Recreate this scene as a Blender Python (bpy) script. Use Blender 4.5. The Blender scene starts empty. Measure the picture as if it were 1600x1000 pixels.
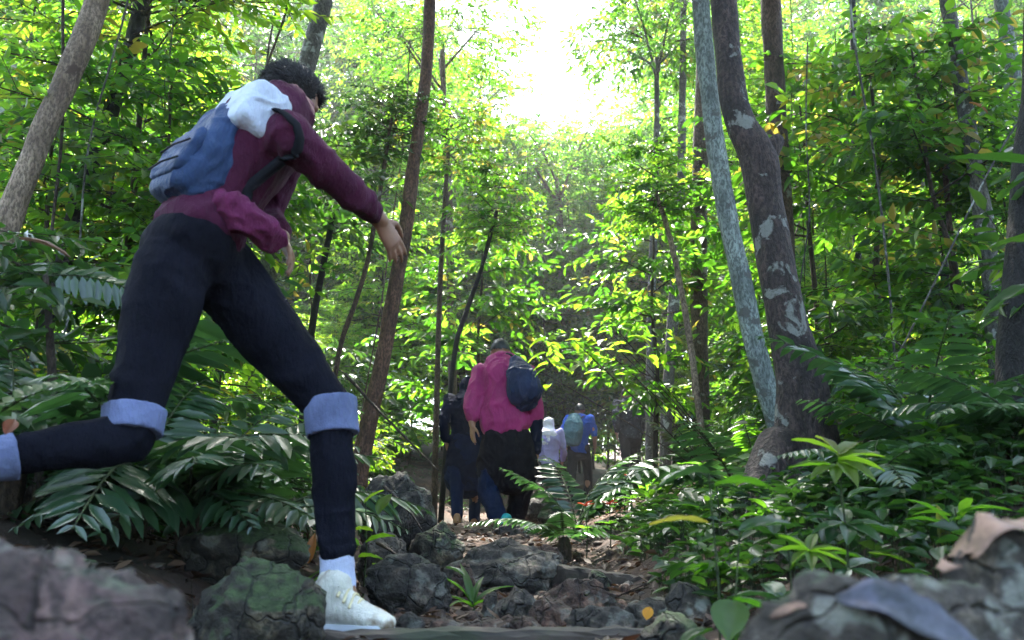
import bpy, math, random
import numpy as np
from mathutils import Vector, Matrix

S = bpy.context.scene
R = math.radians
rng = np.random.default_rng(7)
random.seed(7)

# ------------------------------------------------------------------ camera, sky, sun, exposure
PITCH = R(12.0); HC = 0.31; FPX = 1386.0
cam_d = bpy.data.cameras.new('camera'); cam = bpy.data.objects.new('camera', cam_d)
S.collection.objects.link(cam); S.camera = cam
cam.location = (0, 0, HC); cam.rotation_euler = (R(90) + PITCH, 0, 0)
cam_d.sensor_width = 36; cam_d.lens = 18 / (800 / FPX)
cam_d.clip_start = 0.05; cam_d.clip_end = 2000
cam_d.dof.use_dof = True; cam_d.dof.focus_distance = 5.2; cam_d.dof.aperture_fstop = 4.5

SUN_EL, SUN_AZ = R(60), R(-8)          # azimuth measured from +Y towards +X
W = bpy.data.worlds.new('World'); S.world = W; W.use_nodes = True
nt = W.node_tree; bg = nt.nodes['Background']
sky = nt.nodes.new('ShaderNodeTexSky'); sky.sky_type = 'NISHITA'; sky.sun_disc = False
sky.sun_elevation = SUN_EL; sky.sun_rotation = SUN_AZ; sky.air_density = 1.0; sky.dust_density = 2.0
nt.links.new(sky.outputs[0], bg.inputs[0]); bg.inputs[1].default_value = 0.15
sun_d = bpy.data.lights.new('sun', 'SUN'); sun_d.energy = 5.0; sun_d.angle = R(0.5); sun_d.color = (1, .95, .86)
sun = bpy.data.objects.new('sun', sun_d); S.collection.objects.link(sun)
sdir = Vector((math.sin(SUN_AZ) * math.cos(SUN_EL), math.cos(SUN_AZ) * math.cos(SUN_EL), math.sin(SUN_EL)))
sun.rotation_euler = sdir.to_track_quat('Z', 'Y').to_euler(); sun.location = (0, 20, 40)
V = S.view_settings; V.view_transform = 'Standard'; V.look = 'None'; V.gamma = 1.0; V.use_curve_mapping = False
V.exposure = 3.05
cy = S.cycles
cy.max_bounces = 8; cy.diffuse_bounces = 4; cy.glossy_bounces = 2; cy.transmission_bounces = 6; cy.transparent_max_bounces = 4
cy.use_denoising = True; cy.sample_clamp_indirect = 8; cy.caustics_reflective = False; cy.caustics_refractive = False

def at(px, py, Y):
    """world point seen at photo pixel (px,py) at distance Y along the ground"""
    u = (px - 800) / FPX; v = (500 - py) / FPX
    c, s = math.cos(PITCH), math.sin(PITCH)
    y = c - v * s; z = s + v * c; t = Y / y
    return Vector((u * t, Y, HC + t * z))
def pix(p):
    d = Vector(p) - Vector((0, 0, HC)); c, s = math.cos(PITCH), math.sin(PITCH)
    f = d.y * c + d.z * s; up = -d.y * s + d.z * c
    return (800 + FPX * d.x / max(f, .01), 500 - FPX * up / max(f, .01), f)

# ------------------------------------------------------------------ helpers
def hsh(ix, iy, iz, seed):
    h = (ix * 374761393 + iy * 668265263 + iz * 2147483647 + seed * 1274126177) & 0xFFFFFFFF
    h = ((h ^ (h >> 13)) * 1274126177) & 0xFFFFFFFF
    h = (h ^ (h >> 16)) & 0xFFFFFFFF
    return h.astype(np.float64) / 4294967295.0
def noise3(P, f=1.0, seed=0):
    P = np.asarray(P, float) * f; I = np.floor(P).astype(np.int64); F = P - I; F = F * F * (3 - 2 * F)
    r = 0
    for a in (0, 1):
        for b in (0, 1):
            for c in (0, 1):
                w = (F[:, 0] if a else 1 - F[:, 0]) * (F[:, 1] if b else 1 - F[:, 1]) * (F[:, 2] if c else 1 - F[:, 2])
                r = r + w * hsh(I[:, 0] + a, I[:, 1] + b, I[:, 2] + c, seed)
    return r * 2 - 1
def fbm(P, f=1.0, seed=0, o=4, g=.5):
    r = 0; a = 1
    for k in range(o):
        r = r + a * noise3(P, f * 2.03 ** k, seed + k * 17); a *= g
    return r
def unit(a):
    return a / np.maximum(np.linalg.norm(a, axis=-1, keepdims=True), 1e-9)

def mesh(name, verts, faces, mats=(), rnd=None, mi=None, smooth=False):
    """faces: an int array (n,4) / (n,3) or a list of tuples"""
    me = bpy.data.meshes.new(name)
    verts = np.asarray(verts, np.float32)
    if isinstance(faces, np.ndarray):
        n, k = faces.shape
        me.vertices.add(len(verts)); me.vertices.foreach_set('co', verts.ravel())
        me.loops.add(n * k); me.loops.foreach_set('vertex_index', faces.astype(np.int32).ravel())
        me.polygons.add(n); me.polygons.foreach_set('loop_start', np.arange(0, n * k, k, dtype=np.int32))
        try: me.polygons.foreach_set('loop_total', np.full(n, k, np.int32))
        except Exception: pass
        me.update(calc_edges=True)
    else:
        me.from_pydata([tuple(map(float, v)) for v in verts], [], [tuple(int(i) for i in f) for f in faces]); me.update()
    for m in mats: me.materials.append(m)
    n = len(me.polygons)
    if rnd is not None:
        at_ = me.attributes.new('rnd', 'FLOAT', 'FACE'); at_.data.foreach_set('value', np.asarray(rnd, np.float32))
    if mi is not None: me.polygons.foreach_set('material_index', np.asarray(mi, np.int32))
    if smooth: me.polygons.foreach_set('use_smooth', np.ones(n, bool))
    return me
def link(name, me, parent=None, loc=None, rot=None, scale=None):
    o = bpy.data.objects.new(name, me); S.collection.objects.link(o)
    if parent is not None: o.parent = parent
    if loc is not None: o.location = loc
    if rot is not None: o.rotation_euler = rot
    if scale is not None: o.scale = (scale,) * 3 if isinstance(scale, (int, float)) else scale
    return o
def tag(o, label, cat, group=None):
    o['label'] = label; o['category'] = cat
    if group: o['group'] = group
    return o
def thing(name, label, cat, loc=(0, 0, 0), rot=(0, 0, 0), group=None, scale=1.0):
    return tag(link(name, None, None, loc, rot, scale), label, cat, group)
def kind(o, k): o['kind'] = k; return o

class Buf:
    """collects closed shells of quads/tris"""
    def __init__(s): s.v = []; s.f = []; s.n = 0; s.r = []; s.m = []
    def add(s, v, f, rnd=0.5, m=0):
        v = np.asarray(v, float); s.v.append(v)
        for q in f: s.f.append(tuple(i + s.n for i in q))
        s.r += list(rnd) if hasattr(rnd, '__len__') else [rnd] * len(f); s.m += [m] * len(f); s.n += len(v); return s
    def arr(s): return np.concatenate(s.v)
    def mesh(s, name, mats, smooth=False): return mesh(name, s.arr(), s.f, mats, s.r, s.m, smooth)

def crom(pts, k=6):
    """Catmull-Rom resampling of points (any dimension)"""
    P = np.asarray(pts, float); P = np.vstack([2 * P[0] - P[1], P, 2 * P[-1] - P[-2]]); out = []
    for i in range(1, len(P) - 2):
        for t in np.arange(0, 1, 1.0 / k):
            a, b, c, d = P[i - 1:i + 3]
            out.append(.5 * ((2 * b) + (c - a) * t + (2 * a - 5 * b + 4 * c - d) * t * t + (3 * b - a - 3 * c + d) * t ** 3))
    out.append(P[-2]); return np.array(out)
def tube(pts, ra, rb=None, side=None, n=12, cap=True):
    """round-ended tube along pts; ra is the radius along 'side', rb across it"""
    P = np.asarray([tuple(p) for p in pts], float); m = len(P)
    ra = np.full(m, ra, float) if np.isscalar(ra) else np.asarray(ra, float)
    rb = ra if rb is None else (np.full(m, rb, float) if np.isscalar(rb) else np.asarray(rb, float))
    T = unit(np.gradient(P, axis=0)) if m > 2 else unit(np.vstack([P[1] - P[0]] * 2))
    ref = np.array(side if side is not None else (0.31, 0.87, 0.22) if abs(T[0, 2]) > .5 else (0.1, .2, 1.0), float)
    rings = []
    def ring(c, t, a, b):
        nonlocal ref
        s = ref - t * (t @ ref); s = s / max(np.linalg.norm(s), 1e-6)
        if side is None: ref = s
        w = np.cross(t, s); an = np.arange(n) * 2 * math.pi / n
        return c + np.outer(np.cos(an) * a, s) + np.outer(np.sin(an) * b, w)
    if cap:
        for q in (80, 55, 28):
            rr = min(ra[0], rb[0]); rings.append(ring(P[0] - T[0] * rr * math.sin(R(q)), T[0], ra[0] * math.cos(R(q)), rb[0] * math.cos(R(q))))
    for i in range(m): rings.append(ring(P[i], T[i], ra[i], rb[i]))
    if cap:
        for q in (28, 55, 80):
            rr = min(ra[-1], rb[-1]); rings.append(ring(P[-1] + T[-1] * rr * math.sin(R(q)), T[-1], ra[-1] * math.cos(R(q)), rb[-1] * math.cos(R(q))))
    v = np.concatenate(rings); k = len(rings); f = []
    for i in range(k - 1):
        for j in range(n):
            j2 = (j + 1) % n; f.append((i * n + j, i * n + j2, (i + 1) * n + j2, (i + 1) * n + j))
    f.append(tuple(range(n - 1, -1, -1))); f.append(tuple((k - 1) * n + j for j in range(n)))
    return v, f
def box(c, s, rotz=0):
    x, y, z = np.array(s) / 2
    v = np.array([(a, b, d) for a in (-x, x) for b in (-y, y) for d in (-z, z)])
    ca, sa = math.cos(rotz), math.sin(rotz)
    v = np.column_stack([v[:, 0] * ca - v[:, 1] * sa, v[:, 0] * sa + v[:, 1] * ca, v[:, 2]]) + np.array(c)
    return v, [(0, 1, 3, 2), (4, 6, 7, 5), (0, 4, 5, 1), (2, 3, 7, 6), (0, 2, 6, 4), (1, 5, 7, 3)]

# ------------------------------------------------------------------ materials
def nmat(name):
    m = bpy.data.materials.new(name); m.use_nodes = True; t = m.node_tree
    return m, t, t.nodes['Principled BSDF']
def N(t, typ, **kw):
    n = t.nodes.new(typ)
    for k, v in kw.items(): setattr(n, k, v)
    return n
def ramp(t, fac, stops, interp='LINEAR'):
    r = N(t, 'ShaderNodeValToRGB'); r.color_ramp.interpolation = interp
    e = r.color_ramp.elements
    while len(e) < len(stops): e.new(.5)
    for el, (p, c) in zip(e, stops): el.position = p; el.color = (*c, 1)
    if fac is not None: t.links.new(fac, r.inputs[0])
    return r.outputs[0]
def noise(t, scale, detail=4, rough=.55, coord='Object', dist=0.0, stretch=None):
    tc = N(t, 'ShaderNodeTexCoord'); n = N(t, 'ShaderNodeTexNoise')
    n.inputs['Scale'].default_value = scale; n.inputs['Detail'].default_value = detail
    n.inputs['Roughness'].default_value = rough; n.inputs['Distortion'].default_value = dist
    src = tc.outputs[coord]
    if stretch:
        mp = N(t, 'ShaderNodeMapping'); mp.inputs['Scale'].default_value = stretch
        t.links.new(src, mp.inputs[0]); src = mp.outputs[0]
    t.links.new(src, n.inputs['Vector']); return n.outputs['Fac']
def mixc(t, fac, a, b, mode='MIX'):
    m = N(t, 'ShaderNodeMix', data_type='RGBA', blend_type=mode)
    for sock, val in ((m.inputs[0], fac), (m.inputs[6], a), (m.inputs[7], b)):
        if hasattr(val, 'is_linked'): t.links.new(val, sock)
        elif isinstance(val, (int, float)): sock.default_value = val
        else: sock.default_value = (*val, 1)
    return m.outputs[2]
def maths(t, op, a, b=0.0):
    m = N(t, 'ShaderNodeMath', operation=op)
    for s, v in zip(m.inputs, (a, b)):
        if hasattr(v, 'is_linked'): t.links.new(v, s)
        else: s.default_value = v
    return m.outputs[0]
def bump(t, b, h, strength=.5, dist=.01):
    n = N(t, 'ShaderNodeBump'); n.inputs['Strength'].default_value = strength; n.inputs['Distance'].default_value = dist
    t.links.new(h, n.inputs['Height']); t.links.new(n.outputs[0], b.inputs['Normal']); return n

def leaf_mat(name, stops, trans, tw=.5, rough=.38, spec=.5, mott=0):
    """leaf: glossy upper face, light shining through; rnd attribute picks the leaf's own colour"""
    m, t, b = nmat(name)
    a = N(t, 'ShaderNodeAttribute', attribute_name='rnd'); oi = N(t, 'ShaderNodeObjectInfo')
    f = maths(t, 'ADD', a.outputs['Fac'], maths(t, 'MULTIPLY', maths(t, 'SUBTRACT', oi.outputs['Random'], .5), .22))
    col = ramp(t, f, stops)
    if mott: col = mixc(t, ramp(t, noise(t, 28, 5, .65), [(.42, (mott,) * 3), (.6, (0, 0, 0))]), col, tuple(q * .25 for q in stops[0][1]))
    t.links.new(col, b.inputs['Base Color']); b.inputs['Roughness'].default_value = rough
    b.inputs['Specular IOR Level'].default_value = spec
    tr = N(t, 'ShaderNodeBsdfTranslucent'); t.links.new(ramp(t, f, trans), tr.inputs[0])
    mx = N(t, 'ShaderNodeMixShader'); mx.inputs[0].default_value = tw
    t.links.new(b.outputs[0], mx.inputs[1]); t.links.new(tr.outputs[0], mx.inputs[2])
    t.links.new(mx.outputs[0], t.nodes['Material Output'].inputs[0]); return m

M = {}
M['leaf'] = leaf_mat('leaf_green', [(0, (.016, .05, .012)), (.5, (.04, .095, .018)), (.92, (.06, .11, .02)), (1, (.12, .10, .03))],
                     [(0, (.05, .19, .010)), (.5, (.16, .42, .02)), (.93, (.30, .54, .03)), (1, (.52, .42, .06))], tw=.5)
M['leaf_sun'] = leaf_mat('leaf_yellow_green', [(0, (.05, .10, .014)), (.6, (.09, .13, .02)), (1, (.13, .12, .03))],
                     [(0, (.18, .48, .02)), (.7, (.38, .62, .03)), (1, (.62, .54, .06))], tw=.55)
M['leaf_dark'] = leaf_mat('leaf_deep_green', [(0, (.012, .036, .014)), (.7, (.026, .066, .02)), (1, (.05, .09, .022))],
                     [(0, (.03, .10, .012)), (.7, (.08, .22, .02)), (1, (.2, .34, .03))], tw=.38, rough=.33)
M['fern'] = leaf_mat('fern_leaf', [(0, (.014, .045, .024)), (.6, (.03, .075, .03)), (1, (.06, .10, .03))],
                     [(0, (.03, .11, .03)), (.7, (.09, .23, .04)), (1, (.2, .34, .04))], tw=.28, rough=.30, spec=1.0)
M['litter'] = leaf_mat('dead_leaf', [(0, (.03, .015, .010)), (.5, (.07, .036, .020)), (.85, (.14, .08, .05)), (1, (.24, .17, .12))],
                     [(0, (.06, .02, .01)), (1, (.2, .1, .04))], tw=.15, rough=.6)
M['red_leaf'] = leaf_mat('red_leaf', [(0, (.14, .015, .008)), (1, (.22, .03, .012))], [(0, (.22, .02, .01)), (1, (.3, .05, .02))])
M['orange_leaf'] = leaf_mat('orange_leaf', [(0, (.18, .05, .02)), (.6, (.45, .17, .05)), (1, (.75, .33, .02))], [(0, (.2, .05, .02)), (1, (.8, .35, .04))], rough=.55)
M['brown_leaf'] = leaf_mat('pink_brown_dry_leaf', [(0, (.30, .17, .12)), (1, (.42, .26, .19))], [(0, (.2, .1, .06)), (1, (.3, .15, .1))], tw=.2, rough=.6, mott=.7)
M['blue_sheen_leaf'] = leaf_mat('waxy_leaf_sky_sheen', [(0, (.055, .055, .085)), (1, (.10, .10, .145))], [(0, (.05, .05, .08)), (1, (.1, .08, .1))], tw=.06, rough=.34, spec=.5, mott=.9)  # bluish sky reflection on the waxy leaf is tinted into its base colour
def bark(name, c0, c1, patch=None, pscale=3.0, pth=.6, lump=18.0, rough=.85):
    m, t, b = nmat(name)
    n1 = noise(t, lump, 6, .65, stretch=(1, 1, .25)); n2 = noise(t, 70, 3, .6, stretch=(1, 1, .5)); n3 = noise(t, 2.2, 3)
    col = ramp(t, maths(t, 'ADD', maths(t, 'MULTIPLY', n1, .6), maths(t, 'MULTIPLY', n3, .4)), [(.40, tuple(x * .7 for x in c0)), (.62, c1)])
    col = mixc(t, ramp(t, n2, [(.42, (.75, .75, .75)), (.56, (0, 0, 0))]), col, tuple(x * .35 for x in c0))
    if patch:
        pn = noise(t, pscale, 5, .6, dist=.4)
        col = mixc(t, ramp(t, pn, [(pth - .08, (0, 0, 0)), (pth - .04, (1, 1, 1))]), col, patch)
    t.links.new(col, b.inputs['Base Color']); b.inputs['Roughness'].default_value = rough
    bump(t, b, maths(t, 'ADD', n1, maths(t, 'MULTIPLY', n2, .5)), 1.0, .03); return m
M['bark_brown'] = bark('bark_brown', (.07, .042, .03), (.17, .11, .08), (.27, .25, .22), 4, .68)
M['bark_red'] = bark('bark_reddish', (.10, .05, .035), (.22, .115, .075))
M['bark_tan'] = bark('bark_tan', (.22, .15, .11), (.46, .34, .26), (.08, .05, .04), 5, .66)
M['bark_pale'] = bark('bark_pale_lichen', (.17, .20, .19), (.36, .42, .40), (.10, .10, .095), 6, .66)
M['bark_dark'] = bark('bark_dark_violet', (.026, .018, .016), (.090, .058, .052), (.18, .185, .17), 6.5, .665)
M['bark_shade_dark'] = bark('bark_darkened_for_shade', (.006, .005, .005), (.022, .017, .016))  # dark bark, its colour lowered further to stand in for deep shade
M['bark_grey'] = bark('bark_grey', (.07, .065, .06), (.19, .18, .165), (.33, .34, .33), 6, .66)
M['twig'] = bark('twig_bark', (.035, .022, .014), (.09, .06, .04))
M['stem'] = bark('stem_green', (.03, .05, .015), (.08, .11, .03))

def rock_mat(name, c0, c1, moss=.5, mosscol=(.035, .06, .018), lichen=.3, warm=None):
    c0 = (c0[0] * 1.45, c0[1] * 1.25, c0[2] * 1.02); c1 = (c1[0] * 1.5, c1[1] * 1.28, c1[2] * 1.02)
    m, t, b = nmat(name)
    n1 = noise(t, 6, 8, .62, dist=.3); n2 = noise(t, 45, 6, .7); n3 = noise(t, 2.4, 4)
    col = ramp(t, n1, [(.40, tuple(x * .55 for x in c0)), (.52, c0), (.62, c1)])
    if warm: col = mixc(t, ramp(t, n3, [(.45, (0, 0, 0)), (.62, (1, 1, 1))]), col, warm)
    col = mixc(t, ramp(t, n2, [(.40, (.8, .8, .8)), (.55, (0, 0, 0))]), col, tuple(x * .25 for x in c0))
    ln = noise(t, 14, 4, .5)
    col = mixc(t, ramp(t, ln, [(.56, (0, 0, 0)), (.62, (lichen,) * 3)]), col, (.30, .31, .27))
    g = N(t, 'ShaderNodeNewGeometry'); sx = N(t, 'ShaderNodeSeparateXYZ'); t.links.new(g.outputs['Normal'], sx.inputs[0])
    mf = maths(t, 'ADD', maths(t, 'MULTIPLY', sx.outputs['Z'], .35), noise(t, 5, 6, .65))
    mk = ramp(t, mf, [(1.02 - moss * .6, (0, 0, 0)), (1.12 - moss * .6, (1, 1, 1))])
    mc = ramp(t, n2, [(.35, tuple(x * .5 for x in mosscol)), (.7, tuple(x * 1.7 for x in mosscol))])
    col = mixc(t, mk, col, mc)
    tc = N(t, 'ShaderNodeTexCoord'); nz = N(t, 'ShaderNodeTexNoise'); nz.inputs['Scale'].default_value = 4; nz.inputs['Detail'].default_value = 4
    t.links.new(tc.outputs['Object'], nz.inputs['Vector']); vm = N(t, 'ShaderNodeVectorMath', operation='MULTIPLY_ADD'); vm.inputs[1].default_value = (.35, .35, .35)
    t.links.new(nz.outputs['Color'], vm.inputs[0]); t.links.new(tc.outputs['Object'], vm.inputs[2])
    vo = N(t, 'ShaderNodeTexVoronoi', feature='DISTANCE_TO_EDGE'); vo.inputs['Scale'].default_value = 6.5; t.links.new(vm.outputs[0], vo.inputs['Vector'])
    crack = ramp(t, vo.outputs['Distance'], [(0, (1, 1, 1)), (.035, (0, 0, 0))])
    col = mixc(t, maths(t, 'MULTIPLY', crack, .75), col, tuple(x * .2 for x in c0))
    t.links.new(col, b.inputs['Base Color']); b.inputs['Roughness'].default_value = .72
    h = maths(t, 'SUBTRACT', maths(t, 'ADD', maths(t, 'MULTIPLY', n1, 1.0), maths(t, 'MULTIPLY', n2, .5)), maths(t, 'MULTIPLY', crack, .4))
    bump(t, b, h, 1.0, .05); return m
M['rock_moss'] = rock_mat('rock_mossy', (.035, .033, .030), (.13, .12, .095), .62)
M['rock_grey'] = rock_mat('rock_grey', (.045, .042, .042), (.17, .155, .15), .22)
M['rock_dark'] = rock_mat('rock_dark', (.022, .020, .020), (.09, .08, .078), .35)
M['rock_red'] = rock_mat('rock_reddish', (.07, .042, .035), (.22, .14, .115), .12)
M['rock_near'] = rock_mat('rock_purple_grey', (.045, .034, .040), (.19, .14, .145), .36, (.05, .07, .045), .5, (.32, .20, .20))
M['rock_pale'] = rock_mat('rock_pale_lichen', (.055, .052, .050), (.23, .215, .20), .36, (.06, .09, .04), .7)

def fabric(name, c, var=.25, rough=.85, sheen=.15, wscale=320, spots=None):
    m, t, b = nmat(name)
    n1 = noise(t, 7, 4); n2 = noise(t, wscale, 2); n4 = noise(t, 22, 3, .6, stretch=(1, 1, .4))
    col = ramp(t, n1, [(.3, tuple(x * (1 - var) for x in c)), (.7, tuple(min(1, x * (1 + var)) for x in c))])
    if spots: col = mixc(t, ramp(t, noise(t, spots[1], 3), [(.58, (0, 0, 0)), (.66, (1, 1, 1))]), col, spots[0])
    t.links.new(col, b.inputs['Base Color']); b.inputs['Roughness'].default_value = rough
    b.inputs['Sheen Weight'].default_value = sheen * .25 * (max(c) > .05); b.inputs['Specular IOR Level'].default_value = .15 if max(c) > .05 else .05
    bump(t, b, maths(t, 'ADD', maths(t, 'MULTIPLY', n4, 1.0), maths(t, 'MULTIPLY', n2, .12)), 1.0, .02); return m
def plain(name, c, rough=.5, spec=.5, var=.12, scale=20):
    m, t, b = nmat(name)
    t.links.new(ramp(t, noise(t, scale, 4), [(.3, tuple(x * (1 - var) for x in c)), (.7, tuple(min(1, x * (1 + var)) for x in c))]), b.inputs['Base Color'])
    b.inputs['Roughness'].default_value = rough; b.inputs['Specular IOR Level'].default_value = spec; return m
M['skin'] = plain('skin', (.34, .17, .11), .5, .4); M['skin'].node_tree.nodes['Principled BSDF'].inputs['Subsurface Weight'].default_value = .08
M['skin_dark'] = plain('skin_brown', (.22, .11, .07), .5, .4)
M['hair'] = plain('black_hair', (.012, .011, .014), .42, .5)
M['maroon'] = fabric('maroon_jersey', (.058, .009, .032))
M['magenta'] = fabric('magenta_jacket', (.34, .03, .14), .15, .6, .2)
M['trousers'] = fabric('navy_black_trousers', (.007, .0075, .013))
M['black'] = fabric('black_cloth', (.012, .011, .014))
M['navy'] = fabric('navy_cloth', (.008, .011, .025))
M['navy_pack'] = fabric('navy_backpack', (.018, .028, .075), .25, .5, .1)
M['magenta_dull'] = fabric('dull_magenta_shirt', (.115, .017, .062))
M['jeans'] = fabric('dark_blue_trousers', (.010, .018, .05))
M['band'] = fabric('pale_blue_band', (.12, .145, .27), .35)
M['sock'] = fabric('pale_sock', (.46, .50, .68), .1)
M['shoe_white'] = fabric('white_shoe', (.58, .56, .50), .12, .7, 0, spots=((.24, .18, .13), 11))
M['shoe_cream'] = plain('cream_shoe_trim', (.60, .52, .32), .6, .3, .1)
M['sole'] = plain('shoe_sole', (.62, .66, .74), .6)
M['teal'] = plain('teal_shoe', (.02, .36, .40), .45, .5)
M['tan_shoe'] = plain('tan_shoe', (.36, .18, .09), .6)
M['packpale'] = fabric('pale_grey_pack', (.50, .56, .70), .12, .6)
M['packblue'] = fabric('blue_pack', (.026, .052, .13), .25, .6)
M['packolive'] = fabric('straw_pack_panel', (.30, .30, .20), .2, .7)
M['hijab'] = fabric('white_headscarf', (.62, .60, .70), .08)
M['lavender'] = fabric('lavender_top', (.30, .28, .55), .12)
M['blue_tee'] = fabric('blue_shirt', (.02, .08, .42), .15)
M['teal_pack'] = fabric('teal_grey_backpack', (.07, .15, .19), .2)
M['check'] = fabric('dark_checked_shirt', (.03, .032, .045), .4, spots=((.12, .13, .15), 30))
M['strap'] = plain('strap_webbing', (.010, .011, .015), .85, .1)
def ground_mat():
    m, t, b = nmat('forest_soil')
    n1 = noise(t, 3.0, 8, .65, dist=.4); n2 = noise(t, 30, 6, .7); n3 = noise(t, .9, 4)
    c = ramp(t, n1, [(.34, (.020, .012, .008)), (.52, (.075, .036, .020)), (.66, (.16, .078, .044))])
    c = mixc(t, ramp(t, n3, [(.5, (0, 0, 0)), (.65, (.7, .7, .7))]), c, (.018, .022, .010))
    c = mixc(t, maths(t, 'MULTIPLY', n2, .6), c, (.02, .012, .009))
    t.links.new(c, b.inputs['Base Color']); b.inputs['Roughness'].default_value = .9
    bump(t, b, maths(t, 'ADD', n1, maths(t, 'MULTIPLY', n2, .5)), 1.0, .04); return m
M['soil'] = ground_mat()
def wood_mat():
    m, t, b = nmat('weathered_timber')
    n1 = noise(t, 9, 6, .6, stretch=(.3, 3, 3)); n2 = noise(t, 3, 4)
    c = ramp(t, n1, [(.3, (.022, .017, .014)), (.7, (.095, .070, .055))])
    c = mixc(t, ramp(t, n2, [(.52, (0, 0, 0)), (.66, (.8, .8, .8))]), c, (.025, .034, .016))
    t.links.new(c, b.inputs['Base Color']); b.inputs['Roughness'].default_value = .8
    bump(t, b, n1, .8, .01); return m
M['timber'] = wood_mat()

# ------------------------------------------------------------------ the ground
def path_x(y): return -.08 + np.where(y > 8, .024 * (y - 8) ** 2, 0) * (y < 18) + np.where(y >= 18, 2.4 + .25 * (np.minimum(y, 30) - 18), 0)
GY = [-40, 0, 2.2, 2.4, 4.5, 7.4, 11, 13.5, 15, 17, 30, 60, 120, 400]; GZ = [-.3, -.05, -.02, 0, .05, .1, .17, .22, .34, .45, 1.5, 3.6, 7, 12]
def ground(x, y):
    x = np.asarray(x, float); y = np.asarray(y, float)
    z = np.interp(y, GY, GZ); d = x - path_x(y)
    L = np.maximum(-d - .75, 0); Rr = np.maximum(d - .55, 0)
    z = z + 1.3 * (1 - np.exp(-L * .30)) + 1.1 * (1 - np.exp(-Rr * .42)) * np.interp(y, [1.5, 3], [.3, 1])
    P = np.column_stack([x.ravel(), y.ravel(), np.zeros(x.size)])
    n = (fbm(P, .7, 3, 3) * .07 + fbm(P, 4.0, 9, 3) * .022).reshape(x.shape)
    return z + n
def gz(x, y): return float(ground(np.array([x]), np.array([y]))[0])
def axis(lo, hi, fine, far, g):
    a = list(np.arange(lo, hi, fine)); s = fine
    while a[-1] < far: s *= g; a.append(a[-1] + s)
    s = fine; b = []; q = lo
    while q > -far if lo > -far else False: s *= g; q -= s; b.append(q)
    return np.array(b[::-1] + a)
gx = axis(-4, 4, .045, 400, 1.12); gyy = axis(.3, 9, .045, 400, 1.10); gyy = gyy[gyy > -45]
GXX, GYY = np.meshgrid(gx, gyy); Z = ground(GXX, GYY)
nx, ny = len(gx), len(gyy); idx = np.arange(nx * ny).reshape(ny, nx)
F = np.stack([idx[:-1, :-1], idx[:-1, 1:], idx[1:, 1:], idx[1:, :-1]], -1).reshape(-1, 4)
kind(link('ground', mesh('ground', np.column_stack([GXX.ravel(), GYY.ravel(), Z.ravel()]), F, [M['soil']], smooth=True)), 'structure')

# ------------------------------------------------------------------ leaves
def leaf_arrays(O, D, Nn, L, Wd, fold=.18, curl=.25):
    """one folded, drooping six-point leaf per row -> verts, quads"""
    D = unit(D); S_ = unit(np.cross(D, Nn)); U = np.cross(S_, D); L = L[:, None]; Wd = Wd[:, None]
    fold = fold * Wd
    b = O; tip = O + D * L - U * L * curl
    l1 = O + D * L * .33 + S_ * Wd * .5 + U * fold - U * L * curl * .1; r1 = O + D * L * .33 - S_ * Wd * .5 + U * fold - U * L * curl * .1
    l2 = O + D * L * .68 + S_ * Wd * .4 + U * fold * .8 - U * L * curl * .42; r2 = O + D * L * .68 - S_ * Wd * .4 + U * fold * .8 - U * L * curl * .42
    n = len(O); v = np.stack([b, l1, l2, tip, r2, r1], 1).reshape(-1, 3)
    i = np.arange(n)[:, None] * 6
    f = np.concatenate([i + np.array([[0, 3, 2, 1]]), i + np.array([[0, 5, 4, 3]])], 1).reshape(-1, 4)
    return v, f
def strips(A, B, r):
    """thin three-sided twigs from A to B"""
    n = len(A); T = unit(B - A); s = unit(np.cross(T, np.array([[.3, .5, .81]]))); w = np.cross(T, s)
    v = []
    for k in range(3):
        o = s * math.cos(k * 2.0944) + w * math.sin(k * 2.0944)
        v += [A + o * r[:, None], B + o * r[:, None] * .5]
    v = np.stack(v, 1).reshape(-1, 3); i = np.arange(n)[:, None] * 6
    f = np.concatenate([i + np.array([[a, b, c, d]]) for a, b, c, d in ((0, 2, 3, 1), (2, 4, 5, 3), (4, 0, 1, 5))], 1).reshape(-1, 4)
    return v, f
def join(name, parts, mats, smooth=False):
    """parts: (verts, quads, rnd, material index)"""
    v = []; f = []; r = []; m = []; k = 0
    for a, b, c, d in parts:
        v.append(a); f.append(b + k); k += len(a); r.append(np.broadcast_to(c, (len(b),))); m.append(np.full(len(b), d))
    return mesh(name, np.concatenate(v), np.concatenate(f), mats, np.concatenate(r), np.concatenate(m), smooth)
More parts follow.
